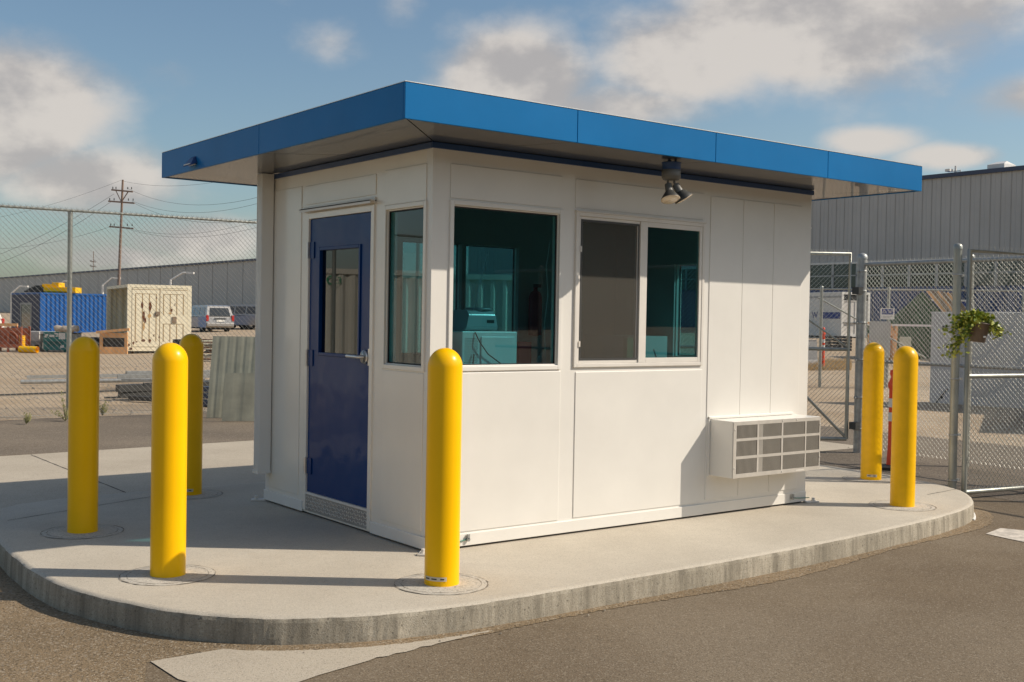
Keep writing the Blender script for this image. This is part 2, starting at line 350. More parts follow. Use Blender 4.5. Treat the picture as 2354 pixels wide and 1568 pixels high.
def screen_mat():
    m = bpy.data.materials.new('insect_screen'); m.use_nodes = True; t = m.node_tree; ns = t.nodes; lk = t.links
    b = ns['Principled BSDF']; b.inputs['Base Color'].default_value = (.075,.065,.05,1); b.inputs['Roughness'].default_value = .6
    tr = ns.new('ShaderNodeBsdfTransparent'); x = ns.new('ShaderNodeMixShader'); x.inputs[0].default_value = .44
    lk.new(tr.outputs[0], x.inputs[1]); lk.new(b.outputs[0], x.inputs[2]); lk.new(x.outputs[0], ns['Material Output'].inputs[0]); return m
M['screen'] = screen_mat()

# ------------------------------------------------------------------ setting: ground
def sheet(name, poly, z, m, label):
    mb = MB(); mb.add([(x, y, z) for x, y in poly], [tuple(range(len(poly)))])
    return tag(mb.build(name, m), None, None, None, 'structure')
xs = sorted(set([-400,-150,-60,-25] + list(range(-12, 12, 4)) + list(range(11, 60, 4)) + [60,80,120,200,400]))
ys = sorted(set([-400,-150,-60,-25] + list(range(-12, 60, 6)) + [80,120,200,300,500]))
mb = MB(); vs = [(x, y, terrain(x)-.008) for y in ys for x in xs]; nx = len(xs)
mb.add(vs, [(j*nx+i, j*nx+i+1, (j+1)*nx+i+1, (j+1)*nx+i) for j in range(len(ys)-1) for i in range(nx-1)])
tag(mb.build('ground', M['dirt']), kind='structure')
def wob(a, b, n, amp, seed):
    r = random.Random(seed); a = Vector(a); b = Vector(b)
    return [(a.lerp(b, i/n).x, a.lerp(b, i/n).y + r.uniform(-amp, amp)) for i in range(n+1)]
# asphalt drive in front; dusty road behind the island; concrete apron between them
sheet('driveway', [(-30,-40),(11,-40)] + [(11,-1.2),(11,6.2),(9.3,6.4),(9,7.52),(-30,7.52)], G-.004, M['asphalt'], '')
sheet('road', [(6.3,-.2),(6.2,-.9),(7.2,-1.1),(9,-1.6),(11,-2.2),(11,6.2),(9.3,6.4),(8.6,3.1),(6.3,3.0)], G-.002, M['road'], '')
sheet('road', [(-30,7.5),(9,7.5)] + wob((9,12.2), (-30,10.4), 90, .06, 3), G-.006, M['road'], '')
sheet('pavement', [(-.5,3.1),(9,3.1),(9,7.66),(2.32,7.6),(-.82,7.43),(-9,7.0),(-9,3.4),(-2.0,3.4)], G, M['apron'], '')
sandy = MB(); pts = [(-9,3.3)]+[(-2.0,3.3),(-2.1,1.2),(-2.0,.3),(-1.5,-.75),(-2.07,-.8),(-2.6,-2.2),(-4,-4),(-9,-5)]
sandy.add([(x, y, G-.002) for x, y in pts], [tuple(range(len(pts)))]); tag(sandy.build('path', M['sandy']), kind='structure')
isl = [(-1.71,3.35),(-2.02,2.6),(-2.12,1.9),(-2.16,1.3),(-2.17,.8),(-2.14,.4),(-2.08,.12),(-1.97,-.18),(-1.85,-.46),(-1.66,-.72),(-1.41,-.93),(-1.06,-1.09),(-.65,-1.19),(-.2,-1.21),
       (.6,-1.21),(1.6,-1.2),(2.6,-1.16),(3.5,-1.08),(4.1,-1.01),(4.58,-.92),(4.9,-.82),(5.12,-.70),(5.35,-.54),(5.54,-.35),(5.68,-.14),(5.80,.12),(5.88,.5),(5.95,.95),(5.95,1.6),(5.9,2.4),(5.7,3.0),(5.2,3.3),(3,3.36),(.4,3.35)]
def smooth_closed(p, it=2):
    for _ in range(it):
        q = []
        for i in range(len(p)):
            a, b = p[i], p[(i+1) % len(p)]
            q += [(a[0]*.75+b[0]*.25, a[1]*.75+b[1]*.25), (a[0]*.25+b[0]*.75, a[1]*.25+b[1]*.75)]
        p = q
    return p
isl = smooth_closed(isl, 2)
def inset(p, d):
    out = []
    n = len(p)
    for i in range(n):
        a, b, c = Vector(p[i-1]), Vector(p[i]), Vector(p[(i+1) % n]); t_ = (c-a).normalized(); out.append((b.x - t_.y*d, b.y + t_.x*d))
    return out
# densify for a slightly chipped kerb edge
dn = []
for i in range(len(isl)):
    a, b = Vector(isl[i]), Vector(isl[(i+1) % len(isl)]); k = max(1, int((b-a).length/.025))
    dn += [tuple(a.lerp(b, j/k)) for j in range(k)]
nn = len(dn)
def n1(i, f, s): return math.sin(i*f+s)*.5+math.sin(i*f*2.7+s*3)*.3+random.Random(i*13+int(s*7)).uniform(-1, 1)*.5
rings = [(-.006, G-.05, .003), (-.004, G+.03, .004), (0, -.03, .0025), (.004, -.011, .0035), (.014, -.002, .004), (.035, 0, .002)]
mb = MB(); vs = []
for k, (d, z, amp) in enumerate(rings):
    for i, (x, y) in enumerate(inset(dn, d)):
        a, c = Vector(dn[i-1]), Vector(dn[(i+1) % nn]); t_ = (c-a).normalized(); dd = n1(i, .35, k*.4)*amp
        vs.append((x - t_.y*dd, y + t_.x*dd, z + (n1(i, .5, k+5)*.0015 if 1 < k < 5 else 0)))
fs = [(k*nn+i, k*nn+(i+1) % nn, (k+1)*nn+(i+1) % nn, (k+1)*nn+i) for k in range(len(rings)-1) for i in range(nn)]
mb.add(vs, fs[:nn*3], 1, False); mb.add(vs, fs[nn*3:], 0, True)
mb.add(vs[-nn:], [tuple(range(nn))], 0)
isle = mb.build('pavement', [M['island'], M['kerb']]); tag(isle, kind='structure')
# control joints cut in the concrete
mb = MB()
def jline(a, b, wd, z, m=0, seed=1):
    a = Vector((*a, 0)); b = Vector((*b, 0)); n = max(2, int((b-a).length/.08)); r = random.Random(seed); d = (b-a).normalized(); p = Vector((-d.y, d.x, 0))
    vs = []
    for i in range(n+1):
        c = a.lerp(b, i/n)+p*r.uniform(-.003, .003); ww = wd*(.6+r.random()*.8)
        vs += [(c.x+p.x*ww/2, c.y+p.y*ww/2, z), (c.x-p.x*ww/2, c.y-p.y*ww/2, z)]
    mb.add(vs, [(2*i, 2*i+1, 2*i+3, 2*i+2) for i in range(n)], m)
jline((-.5,7.4), (-.5,3.3), .014, G+.0015, seed=2); jline((2.6,7.5), (2.6,3.35), .014, G+.0015, seed=3); jline((-4.2,7.2), (-4.2,3.4), .014, G+.0015, seed=4)
jline((5.05,-.3), (5.6,-.25), .008, .0015, seed=5); jline((3.9,3.3), (3.9,2.5), .01, .0015, seed=6); jline((-.5,3.1), (-1.9,2.5), .008, .0015, seed=9)
jline((4.4,2.2), (5.9,1.9), .008, .0015, seed=7)
tag(mb.build('pavement', M['joint']), kind='structure')
# concrete gutter patch by the kerb and the mortar fillet at its foot
sheet('pavement', [(-2.05,-.80),(-2.04,-1.12),(-1.90,-1.55),(-1.5,-1.42)] + wob((-1.2,-1.35), (-.45,-1.27), 14, .012, 8) + [(-.3,-1.15),(-1.0,-1.0),(-1.5,-.8)], G+.001, M['apron'], '')
mb = MB()
foot = [i for i, (x, y) in enumerate(dn) if (y < .1 and x > 4.9 and y < -.3)]
if foot: mb.tube([(inset(dn, -.008)[i][0], inset(dn, -.008)[i][1], G+.003) for i in foot[::2]], .014, 6)
tag(mb.build('pavement', M['refl']), kind='structure')
# sandy fillet along the kerb
mb = MB(); ft = [i for i, (x, y) in enumerate(dn) if y < .3]
o1 = inset(dn, .01); vs = []
for i in ft:
    rr = random.Random(i); x, y = dn[i]; ww = (.10 + .05*math.sin(i*.05) + rr.uniform(0, .02)); a, c = Vector(dn[i-1]), Vector(dn[(i+1) % nn]); t_ = (c-a).normalized()
    vs += [(o1[i][0], o1[i][1], G+.004), (x+t_.y*ww, y-t_.x*ww, G-.001)]
mb.add(vs, [(2*i, 2*i+1, 2*i+3, 2*i+2) for i in range(len(ft)-1) if abs(ft[i+1]-ft[i]) == 1], 0, True)
tag(mb.build('path', M['sandy']), kind='structure')
# painted marks on the drive
mk = [onz(2266,1227), onz(2300,1214), onz(2380,1222), onz(2380,1248), onz(2354,1246)]
sheet('road', [(p.x, p.y) for p in mk], G+.0005, M['line'], '')
# loose stones
mb = MB()
def stone(x, y, r, z):
    a = random.uniform(0, 6); vs = [(x+r*math.cos(a+i*1.26)*random.uniform(.7, 1.2), y+r*math.sin(a+i*1.26)*random.uniform(.7, 1.2), z) for i in range(5)]
    mb.add(vs+[(x, y, z+r*.8)], [(i, (i+1) % 5, 5) for i in range(5)])
for _ in range(500):
    x, y = random.uniform(6.2, 12), random.uniform(-.6, 6); stone(x, y, random.choice([.006, .008, .012, .02]), G-.004)
for _ in range(1300):
    x, y = random.uniform(-5, 13), random.uniform(11.6, 30); stone(x, y, random.choice([.012, .018, .03, .04]), terrain(x)-.006)
for i in ft[::6]:
    x, y = dn[i]; stone(x+random.uniform(-.02, .02), y-random.uniform(.0, .16), random.choice([.003, .005, .008]), G+.002)
tag(mb.build('gravel', M['pebble']), 'loose stones scattered over dirt and kerb edge', 'gravel', None, 'stuff')

# ------------------------------------------------------------------ guard booth
LX, WY, HZ = 3.74, 2.37, 2.567
booth = thing('guard_booth', 'white steel guard booth with flat blue roof on concrete island', 'booth')
def wall_grid(mb, plane, p0, p1, u0, u1, z0, z1, holes, m=0):
    us = sorted({u0, u1} | {h for q in holes for h in q[:2]}); zs = sorted({z0, z1} | {h for q in holes for h in q[2:]})
    for i in range(len(us)-1):
        zz = []
        for j in range(len(zs)-1):
            cu, cz = (us[i]+us[i+1])/2, (zs[j]+zs[j+1])/2
            if any(a < cu < b and c < cz < d for a, b, c, d in holes): continue
            zz.append((zs[j], zs[j+1]))
        mrg = []
        for a, b in zz:
            if mrg and abs(mrg[-1][1]-a) < 1e-9: mrg[-1][1] = b
            else: mrg.append([a, b])
        for a, b in mrg:
            if plane == 'y': mb.box(us[i], us[i+1], p0, p1, a, b, m)
            else: mb.box(p0, p1, us[i], us[i+1], a, b, m)
ZB = .016
FW = (.161,1.036,1.175,2.209); SL = (1.183,2.461,1.162,2.23); DR = (.725,1.676,.04,2.215); NW = (.086,.549,1.17,2.197)
T = .07
def panels(mb, plane, p0, p1, rects, m=0):
    for a, b, c, d in rects:
        q = MB(); (q.box(a, b, p0, p1, c, d) if plane == 'y' else q.box(p0, p1, a, b, c, d)); q.build('wall_panel', m, booth, .003)
mb = MB(); wall_grid(mb, 'y', 0, T, 0, LX, ZB, HZ, [FW, SL]); mb.build('wall', M['white'], booth)
# raised panels, battens and kick rail of the long side
panels(None, 'y', -.006, .01, [(.133,1.053,2.25,2.467),(1.175,2.45,2.262,2.461),(.133,1.069,.105,1.135),(1.204,2.469,.108,1.125),
    (2.53,2.900,.125,2.45),(2.903,3.265,.125,2.45),(3.268,3.62,.125,2.45)], M['white'])
for q_ in ((.0,2.50,-.014,.005),(2.50,LX,-.009,.005),(-.014,-.001,0,DR[0]-.03),(-.014,-.001,DR[1]+.03,WY)): MB().box(*q_,.014,.094).build('base_rail', M['white'], booth, .003)
mb = MB(); mb.box(.02,LX-.02,.02,WY-.02,.001,.018); mb.build('base_gap_shade', M['black'], booth)  # black slab standing in for the shadow gap under the booth
mb = MB(); wall_grid(mb, 'x', 0, T, T+.001, WY-T-.001, ZB, HZ, [NW, DR]); mb.build('wall', M['side'], booth)
panels(None, 'x', -.006, .01, [(.066,.574,2.228,2.462),(.693,1.728,2.312,2.452),(1.79,2.30,.125,2.458),(.068,.574,.125,1.13)], M['side'])
BW = [(1.20,1.815,1.162,2.145),(1.86,2.45,1.162,2.145)]; RW = [(.80,1.48,1.162,2.02)]
mb = MB(); wall_grid(mb, 'y', WY-T, WY, 0, LX, ZB, HZ, BW, 0); mb.build('wall', M['white'], booth)
mb = MB(); wall_grid(mb, 'x', LX-T, LX, T+.001, WY-T-.001, ZB, HZ, RW, 0); mb.build('wall', M['white'], booth)
mb = MB(); wall_grid(mb, 'y', WY-T-.013, WY-T-.001, T+.001, LX-T-.001, .05, 2.5, BW); mb.build('lining', M['inwall'], booth)
mb = MB(); wall_grid(mb, 'x', LX-T-.013, LX-T-.001, T+.001, WY-T-.014, .05, 2.5, RW); mb.build('lining', M['inwall'], booth)
mb = MB(); wall_grid(mb, 'x', T+.001, T+.013, T+.001, WY-T-.014, .05, 2.5, [NW, DR]); mb.build('lining', M['inwall'], booth)
mb = MB(); mb.box(T,LX-T,T,WY-T,.02,.05); mb.build('floor_panel', M['floor'], booth)
mb = MB(); mb.box(T+.001,LX-T-.001,T+.001,WY-T-.001,2.50,2.55); mb.build('ceiling_panel', M['inwall'], booth)
# roof: fascia panels, soffit, deck
RX0, RX1, RY0, RY1, RZ0, RZ1 = -.589, 4.372, -.599, WY+.76, 2.587, 2.791
mb = MB(); mb.box(RX0+.01,RX1-.01,RY0+.01,RY1-.01,RZ1-.04,RZ1-.008); mb.build('roof', M['trimblue'], booth)
mb = MB(); g_ = .002
sx = [RX0-.0,.665,1.914,3.144,RX1]
for i in range(4):
    a, b = sx[i]+(g_ if i else 0), sx[i+1]-(g_ if i < 3 else 0)
    mb.box(a, b, RY0-.012, RY0+.008, RZ0, RZ1)
mb.build('fascia', M['blue'], booth, .0025)
mb = MB()
for a, b in ((RY0+.009,1.282),(1.286,RY1-.009)): mb.box(RX0-.0, RX0+.018, a, b, RZ0, RZ1); mb.box(RX1-.018, RX1, a, b, RZ0, RZ1)
mb.box(RX0, RX1, RY1-.008, RY1+.01, RZ0, RZ1)
mb.build('fascia', M['blue'], booth, .0025)
mb = MB(); mb.box(RX0-.003,RX1+.003,RY0-.015,RY0+.02,RZ1+.0005,RZ1+.005); mb.box(RX0-.003,RX0+.03,RY0+.021,RY1+.01,RZ1+.0005,RZ1+.005); mb.build('roof_edge', M['steel'], booth)
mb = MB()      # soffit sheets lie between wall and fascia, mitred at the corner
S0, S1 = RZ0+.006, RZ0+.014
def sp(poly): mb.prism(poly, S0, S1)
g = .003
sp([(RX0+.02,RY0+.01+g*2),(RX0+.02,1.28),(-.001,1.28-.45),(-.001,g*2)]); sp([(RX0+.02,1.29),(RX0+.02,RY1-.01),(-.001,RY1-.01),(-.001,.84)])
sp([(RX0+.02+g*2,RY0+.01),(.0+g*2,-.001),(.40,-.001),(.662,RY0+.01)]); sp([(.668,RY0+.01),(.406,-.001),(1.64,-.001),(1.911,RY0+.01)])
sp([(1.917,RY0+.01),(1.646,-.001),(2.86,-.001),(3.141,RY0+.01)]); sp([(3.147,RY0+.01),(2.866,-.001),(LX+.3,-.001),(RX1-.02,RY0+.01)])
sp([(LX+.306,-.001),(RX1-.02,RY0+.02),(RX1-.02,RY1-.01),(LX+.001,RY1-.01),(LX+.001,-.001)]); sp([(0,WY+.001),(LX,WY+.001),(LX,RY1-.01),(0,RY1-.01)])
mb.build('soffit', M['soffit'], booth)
mb = MB(); mb.box(RX0+.05,RX1-.05,RY0+.05,RY1-.05,RZ0+.016,RZ0+.026); mb.build('roof_underlay', M['black'], booth)
mb = MB(); mb.box(-.014,LX+.014,-.014,-.001,2.552,2.59); mb.box(-.014,-.001,0,WY+.014,2.552,2.59); mb.box(LX+.001,LX+.014,0,WY+.014,2.552,2.59)
mb.build('eaves_trim', M['trimblue'], booth, .003)
# windows
def pane_y(name, m, x0, x1, y, z0, z1, par): return MB().box(x0,x1,y,y+.006,z0,z1).build(name, m, par)
def pane_x(name, m, x, y0, y1, z0, z1, par): return MB().box(x,x+.006,y0,y1,z0,z1).build(name, m, par)
def frame_y(mb, q, y0, y1, w_, m=0, wz=None):
    a, b, c, d = q; wz = wz or w_
    mb.box(a,a+w_,y0,y1,c,d,m); mb.box(b-w_,b,y0,y1,c,d,m); mb.box(a+w_,b-w_,y0,y1,c,c+wz,m); mb.box(a+w_,b-w_,y0,y1,d-wz,d,m)
def frame_x(mb, q, x0, x1, w_, m=0):
    a, b, c, d = q
    mb.box(x0,x1,a,a+w_,c,d,m); mb.box(x0,x1,b-w_,b,c,d,m); mb.box(x0,x1,a+w_,b-w_,c,c+w_,m); mb.box(x0,x1,a+w_,b-w_,d-w_,d,m)
def grow(q, e): return (q[0]-e, q[1]+e, q[2]-e, q[3]+e)
def fixed_window(kind, q, p, sgn, fm):
    a, b, c, d = q
    mb = MB(); frame = frame_y if kind == 'y' else frame_x
    frame(mb, grow(q, .03), p-.012 if sgn < 0 else p, p+.004 if sgn < 0 else p+.012, .03)
    frame(mb, q, p+.003 if sgn < 0 else p-.06, p+.06 if sgn < 0 else p-.003, .008)
    o = mb.build('window', fm, booth, .003)
    mb = MB(); frame(mb, grow(q, -.008), p+.014 if sgn < 0 else p-.02, p+.024 if sgn < 0 else p-.012, .007); mb.build('gasket', M['black'], o)
    (pane_y if kind == 'y' else pane_x)('pane', M['glass'], *( (a+.008, b-.008, p+.026 if sgn < 0 else p-.034, c+.008, d-.008) if kind == 'y' else (p+.026 if sgn < 0 else p-.034, a+.008, b-.008, c+.008, d-.008)), o)
    return o
fixed_window('y', FW, 0, -1, M['white'])
fixed_window('x', NW, 0, -1, M['side'])
for q in BW: fixed_window('y', q, WY, 1, M['white'])
for q in RW: fixed_window('x', q, LX, 1, M['white'])
# sliding window
mb = MB(); frame_y(mb, grow(SL, .004), -.016, .03, .026); mb.box(1.79,1.835,-.015,.03,SL[2]+.023,SL[3]-.023)
mb.box(SL[0]-.01,SL[1]+.01,-.022,-.002,SL[3]+.005,SL[3]+.016)
sw = mb.build('sliding_window', M['alu'], booth, .002)
mb = MB(); frame_y(mb, (1.836,2.438,SL[2]+.023,SL[3]-.023), -.012, .012, .028, 0, .034); mb.build('sash', M['alu'], sw, .002)
mb = MB(); frame_y(mb, (1.206,1.789,SL[2]+.023,SL[3]-.023), -.006, .018, .022, 0, .02); mb.build('sash', M['alu'], sw, .002)
mb = MB(); frame_y(mb, (1.229,1.785,SL[2]+.044,SL[3]-.044), -.008, -.002, .014); mb.build('screen_frame', M['dark'], sw)
MB().box(1.243,1.771,-.003,-.001,SL[2]+.058,SL[3]-.058).build('insect_screen', M['screen'], sw)
pane_y('pane', M['glass'], 1.228, 1.785, .012, SL[2]+.043, SL[3]-.043, sw); pane_y('pane', M['glass'], 1.864, 2.41, .0, SL[2]+.057, SL[3]-.057, sw)
for z_ in (1.96,1.30): MB().box(1.222,1.234,-.014,-.006,z_,z_+.04).build('latch', M['alu'], sw)
# door
D0, D1, DZ0, DZ1 = .745, 1.655, .172, 2.198
mb = MB(); mb.box(-.012,.03,.70,.743,.03,2.245); mb.box(-.012,.03,1.657,1.70,.03,2.245); mb.box(-.012,.03,.743,1.657,2.202,2.245)
mb.build('door_frame', M['side'], booth, .003)
door = bpy.data.objects.new('door', None)
mb = MB(); wall_grid(mb, 'x', .004, .05, D0, D1, DZ0, DZ1, [(.915,1.49,1.215,1.965)])
door = mb.build('door', M['navy'], booth)
mb = MB(); frame_x(mb, (.893,1.512,1.193,1.987), -.006, .02, .024); mb.build('window_frame', M['navy'], door, .004)
pane_x('pane', M['dglass'], .022, .912, 1.493, 1.21, 1.97, door)
mb = MB()
for hz in (1.97,1.17,.365):
    h = MB(); h.tube([(-.012,1.665,hz-.06),(-.012,1.665,hz+.06)], .011, 10); h.build('hinge', M['steel'], door)
    h = MB(); h.box(-.004,.003,1.585,1.65,hz-.06,hz+.06); h.build('hinge_leaf', M['navy'], door)
mb = MB(); mb.lathe([(0,-.02),(.044,-.02),(.048,-.012),(.048,0)][::-1], 28, 0, (.004,.815,1.208), (1,0,0)); 
mb.lathe([(.048,0),(.048,.012),(.043,.020),(0,.020)], 28, 0, (.004,.815,1.208), (-1,0,0))
mb.tube([(-.01,.815,1.208),(-.055,.815,1.208),(-.062,.83,1.208),(-.062,.96,1.21)], .012, 12); mb.build('handle', M['steel'], door)
mb = MB(); mb.box(-.006,.0,.742,.765,1.15,1.265); mb.build('latch_plate', M['steel'], door)
mb = MB(); mb.box(-.010,.02,.744,1.656,.153,.170); mb.build('threshold_strip', M['alu'], door)
mb = MB(); mb.box(-.006,.02,.744,1.656,.030,.152)      # tread plate with raised lozenges
k = 0
for i in range(30):
    for j in range(4):
        y = .755+i*.0305; z = .055+j*.026; s_ = 1 if (i+j) % 2 else -1
        mb.bar((-.007,y-.009,z-.007*s_), (-.007,y+.009,z+.007*s_), .005, .004, 1, (1,0,0))
mb.build('kick_plate', [M['plate'], M['alu']], booth)
mb = MB(); mb.box(-.05,-.002,.69,1.74,2.268,2.276); mb.box(-.05,-.046,.69,1.74,2.252,2.275); mb.box(-.012,-.002,.69,1.74,2.255,2.295)
mb.build('drip_cap', M['alu'], booth)
# downspout
mb = MB(); cx, cy, w2 = -.062, 2.30, .05
mb.box(cx-w2, cx+w2-.002, cy-w2, cy+w2, .235, RZ0+.0)
for k in range(4): mb.box(cx-w2-.004, cx-w2, cy-.042+k*.024, cy-.030+k*.024, .24, RZ0)
mb.box(cx-w2-.008, cx+w2, cy-w2-.004, cy+w2+.004, .235, .26); 
mb.build('downspout', M['white'], booth, .004)
# small blue wedge fixture under the left fascia
mb = MB(); f0 = RX0-.001
mb.add([(f0,2.38,2.64),(f0,2.52,2.64),(f0,2.49,2.69),(f0,2.41,2.69),(f0-.06,2.37,2.61),(f0-.06,2.53,2.61),(f0-.02,2.49,2.675),(f0-.02,2.41,2.675)],
       [(4,5,6,7),(0,1,5,4),(1,2,6,5),(2,3,7,6),(3,0,4,7)]); wl = mb.build('wall_lamp', M['trimblue'], booth, fix=True)
MB().box(f0-.058,f0-.005,2.39,2.51,2.622,2.628).build('lens', M['alu'], wl)
# flood lamp pair
lx, ly = 1.66, -.44
mb = MB(); mb.lathe([(.0,.0),(.062,.0),(.066,.006),(.066,.05),(.062,.052)], 28, 0, (lx,ly,2.475)); mb.lathe([(.062,.0),(.064,.01),(.064,.04),(.068,.045),(.068,.05),(0,.05)], 28, 1, (lx,ly,2.527))
mb.tube([(lx-.02,ly,2.577),(lx-.02,ly,2.6)], .012, 8, 1); mb.tube([(lx+.04,ly,2.577),(lx+.04,ly,2.6)], .009, 8, 1)
mb.lathe([(.066,0),(.055,-.018),(0,-.02)], 28, 0, (lx,ly,2.476))
fl = mb.build('flood_lamp', [M['bronze'], M['trimblue']], booth)
vr = Vector((rgt.x, rgt.y, 0)).normalized()
for k, (s_, dirv) in enumerate(((-1, Vector((-.14,-.38,-1))), (1, vr*.55+Vector((.05,.0,-.95))))):
    d = dirv.normalized(); p0 = Vector((lx,ly,2.455))+vr*(.022*s_); j = p0+Vector((0,0,-.014)); p1 = j+d*.01
    mb = MB(); mb.tube([p0, j, p1+d*.01], .008, 8); mb.lathe([(.012,0),(.024,.005),(.026,.055),(.027,.06)], 20, 0, p1, d)
    mb.lathe([(.026,.058),(.03,.063),(.052,.094),(.066,.116),(.067,.121)], 28, 1, p1, d); mb.build('lamp_holder', [M['bronze'], M['dark']], fl)
    mb = MB(); mb.lathe([(.067,.1205),(.0655,.124),(.05,.13),(.025,.133),(0,.134)], 28, 0, p1, d); mb.build('bulb', M['bulb'], fl)
# light plate on the far end (small arm seen past the corner)
mb = MB(); mb.bar((LX,.12,2.30), (LX+.11,.10,2.29), .05, .012); mb.tube([(LX,.12,2.30),(LX+.03,.12,2.30)], .016, 8); mb.build('bracket', M['alu'], booth)
# air conditioner sleeve
AX0, AX1, AY, AZ0, AZ1 = 2.565, 3.60, -.245, .312, .742
mb = MB(); mb.box(AX0,AX1,AY+.004,-.001,AZ0,AZ1); mb.box(AX0-.02,AX0-.002,-.016,.0,AZ0-.01,AZ1+.02); mb.box(AX0-.02,AX1-.06,-.02,-.002,AZ1+.002,AZ1+.022)
ac = mb.build('air_conditioner', M['white'], booth, .004)
mb = MB(); cols = [(2.585,2.600),(2.833,2.853),(3.118,3.140),(3.406,3.424),(3.585,3.598)]
rows = [(AZ0+.002,.345),(.456,.478),(.592,.612),(.712,AZ1-.002)]
for a, b in cols: mb.box(a if a > 2.6 else AX0+.001,b,AY-.004,AY,AZ0+.001,AZ1-.001)
for a, b in rows:
    for i in range(4): mb.box(cols[i][1],cols[i+1][0],AY-.004,AY,a,b)
gr = mb.build('grille', M['grille'], ac)
mb = MB()
for i in range(4):
    a, b = cols[i][1], cols[i+1][0]; n = int((b-a)/.0125)
    for j in range(3):
        z0, z1 = rows[j][1], rows[j+1][0]
        for k in range(1, n): x = a+(b-a)*k/n; mb.box(x-.0017,x+.0017,AY-.003,AY+.001,z0,z1)
mb.build('louvre', M['louvre'], gr)
MB().box(AX0+.02,AX1-.01,AY+.002,AY+.0035,AZ0+.02,AZ1-.02).build('condenser_coil', M['coil'], ac)
mb = MB(); mb.box(2.853,2.905,AY-.0005,AY+.0015,AZ0+.03,AZ1-.03); mb.build('coil_cover', M['grille'], ac)
mb = MB()
for (x, z) in ((2.58,.68),(2.58,.39),(3.13,.728),(3.13,.33),(3.592,.68),(3.592,.42),(3.3,.728)):
    mb = MB(); mb.lathe([(.006,0),(.005,.004),(0,.005)], 10, 0, (x,AY-.004,z), (0,-1,0)); mb.build('screw', M['bolt'], ac)
MB().box(3.30,3.40,AY-.0046,AY-.004,.321,.332).build('rating_plate', M['bolt'], ac)
# tie-down anchor plates at the corners, ground wires
for (x, y, a) in ((-.04,-.03,R(225)),(-.03,WY+.03,R(150)),(LX+.04,-.02,R(-20))):
    c, s_ = math.cos(a), math.sin(a); mb = MB()
    mb.prism([(x+c*u-s_*v, y+s_*u+c*v) for u, v in ((-.05,-.03),(.07,-.03),(.07,.03),(-.05,.03))], .002, .012)
    px_, py_ = x+c*.03, y+s_*.03; mb.lathe([(0.02,0),(.02,.006),(.013,.006),(.013,.026),(.011,.028),(0,.028)], 12, 0, (px_,py_,.012), smooth=False)
    mb.build('anchor_plate', M['bolt'], booth)
for (x, dirx) in ((.30,-1),(3.55,1)):
    mb = MB(); mb.tube([(x,-.016,.055),(x+dirx*.08,-.03,.05),(x+dirx*.20,-.035,.045)], .004, 6, 0); mb.tube([(x,-.014,.055),(x,-.034,.055)], .012, 8, 1); mb.box(x-.008,x+.008,-.034,-.02,.06,.09,1)
    mb.build('ground_wire', [M['patina'], M['galv']], booth)

# ------------------------------------------------------------------ inside the booth
mb = MB(); mb.box(.10,2.44,.09,.55,1.118,1.148); mb.box(.12,.16,.1,.5,.05,1.118); mb.box(2.38,2.42,.1,.5,.05,1.118)
o = mb.build('desk', M['desk']); tag(o, 'dark counter inside the booth running below the front windows', 'desk')
mw = thing('microwave', 'white microwave seen from behind in the booth corner window', 'microwave', (.335,.13,1.15))
mb = MB(); mb.box(0,.455,0,.34,.008,.250); mb.build('housing', M['white_pl'], mw, .006)
mb = MB(); mb.box(.15,.43,-.008,-.001,.03,.215); mb.build('back_cover', M['white_pl'], mw, .006)
mb = MB()
for i in range(9):
    for j in range(16): mb.lathe([(.0035,0),(0,.0005)], 6, 0, (.022+i*.012+(j%2)*.006,-.0008,.045+j*.0105), (0,-1,0))
mb.build('vent', M['ink'], mw)
mb = MB(); mb.tube([(.09,-.01,.10),(.07,-.025,.02),(.02,-.025,.008),(.10,-.035,.008),(.17,-.03,.03),(.2,-.03,.01),(.1,-.02,.008)], .004, 6); mb.tube([(.10,-.004,.245),(.12,-.03,.18),(.19,-.03,.1),(.33,-.03,.015),(.5,-.03,.006)], .004, 6)
mb.build('cord', M['black'], mw)
rd = thing('radio', 'silver portable radio with raised aerial on top of microwave', 'radio', (.385,.16,1.402))
mb = MB(); mb.extr([(0,.02),(.02,.003),(.2,.003),(.22,.03),(.22,.10),(.18,.14),(.04,.14),(0,.11)], 0, .265, 0, .03); mb.build('body', M['grey_pl'], rd, .012, 3)
mb = MB(); mb.box(.17,.23,-.002,.001,.055,.075); mb.build('label_plate', M['ink'], rd)
mb = MB(); mb.tube([(.05,-.004,.115),(.11,-.004,.33),(.16,0,.52)], .002, 6); mb.build('aerial', M['steel'], rd)
mb = MB(); mb.lathe([(0,.143),(.09,.143),(.095,.15),(.08,.156),(0,.158)], 24, 0, (.17,.1,0)); mb.build('lid', M['grey_pl'], rd)
mb = MB(); mb.box(.86,.975,.2,.26,1.149,1.33); tag(mb.build('binder', M['redpl'], bevel=.006), 'red folder standing on the booth counter right of the microwave', 'binder')
mb = MB(); mb.tube([(1.08,.14,1.30),(1.0,.14,1.23),(1.0,.14,1.19),(1.03,.14,1.152)], .003, 6); mb.tube([(1.0+.03*math.cos(a),.14,1.19+.04*math.sin(a)) for a in np.linspace(0,6.3,14)], .0028, 6)
tag(mb.build('cable', M['paper']), 'white looped cable beside the red folder on booth counter', 'cable')
bt = thing('water_bottle', 'clear plastic bottle at far left of the corner window', 'bottle', (.255,.2,1.149))
mb = MB(); mb.lathe([(0,0),(.03,0),(.031,.03),(.028,.035),(.031,.06),(.028,.07),(.031,.09),(.031,.17),(.013,.2),(.013,.215)], 16); mb.build('body', M['grey_pl'], bt)
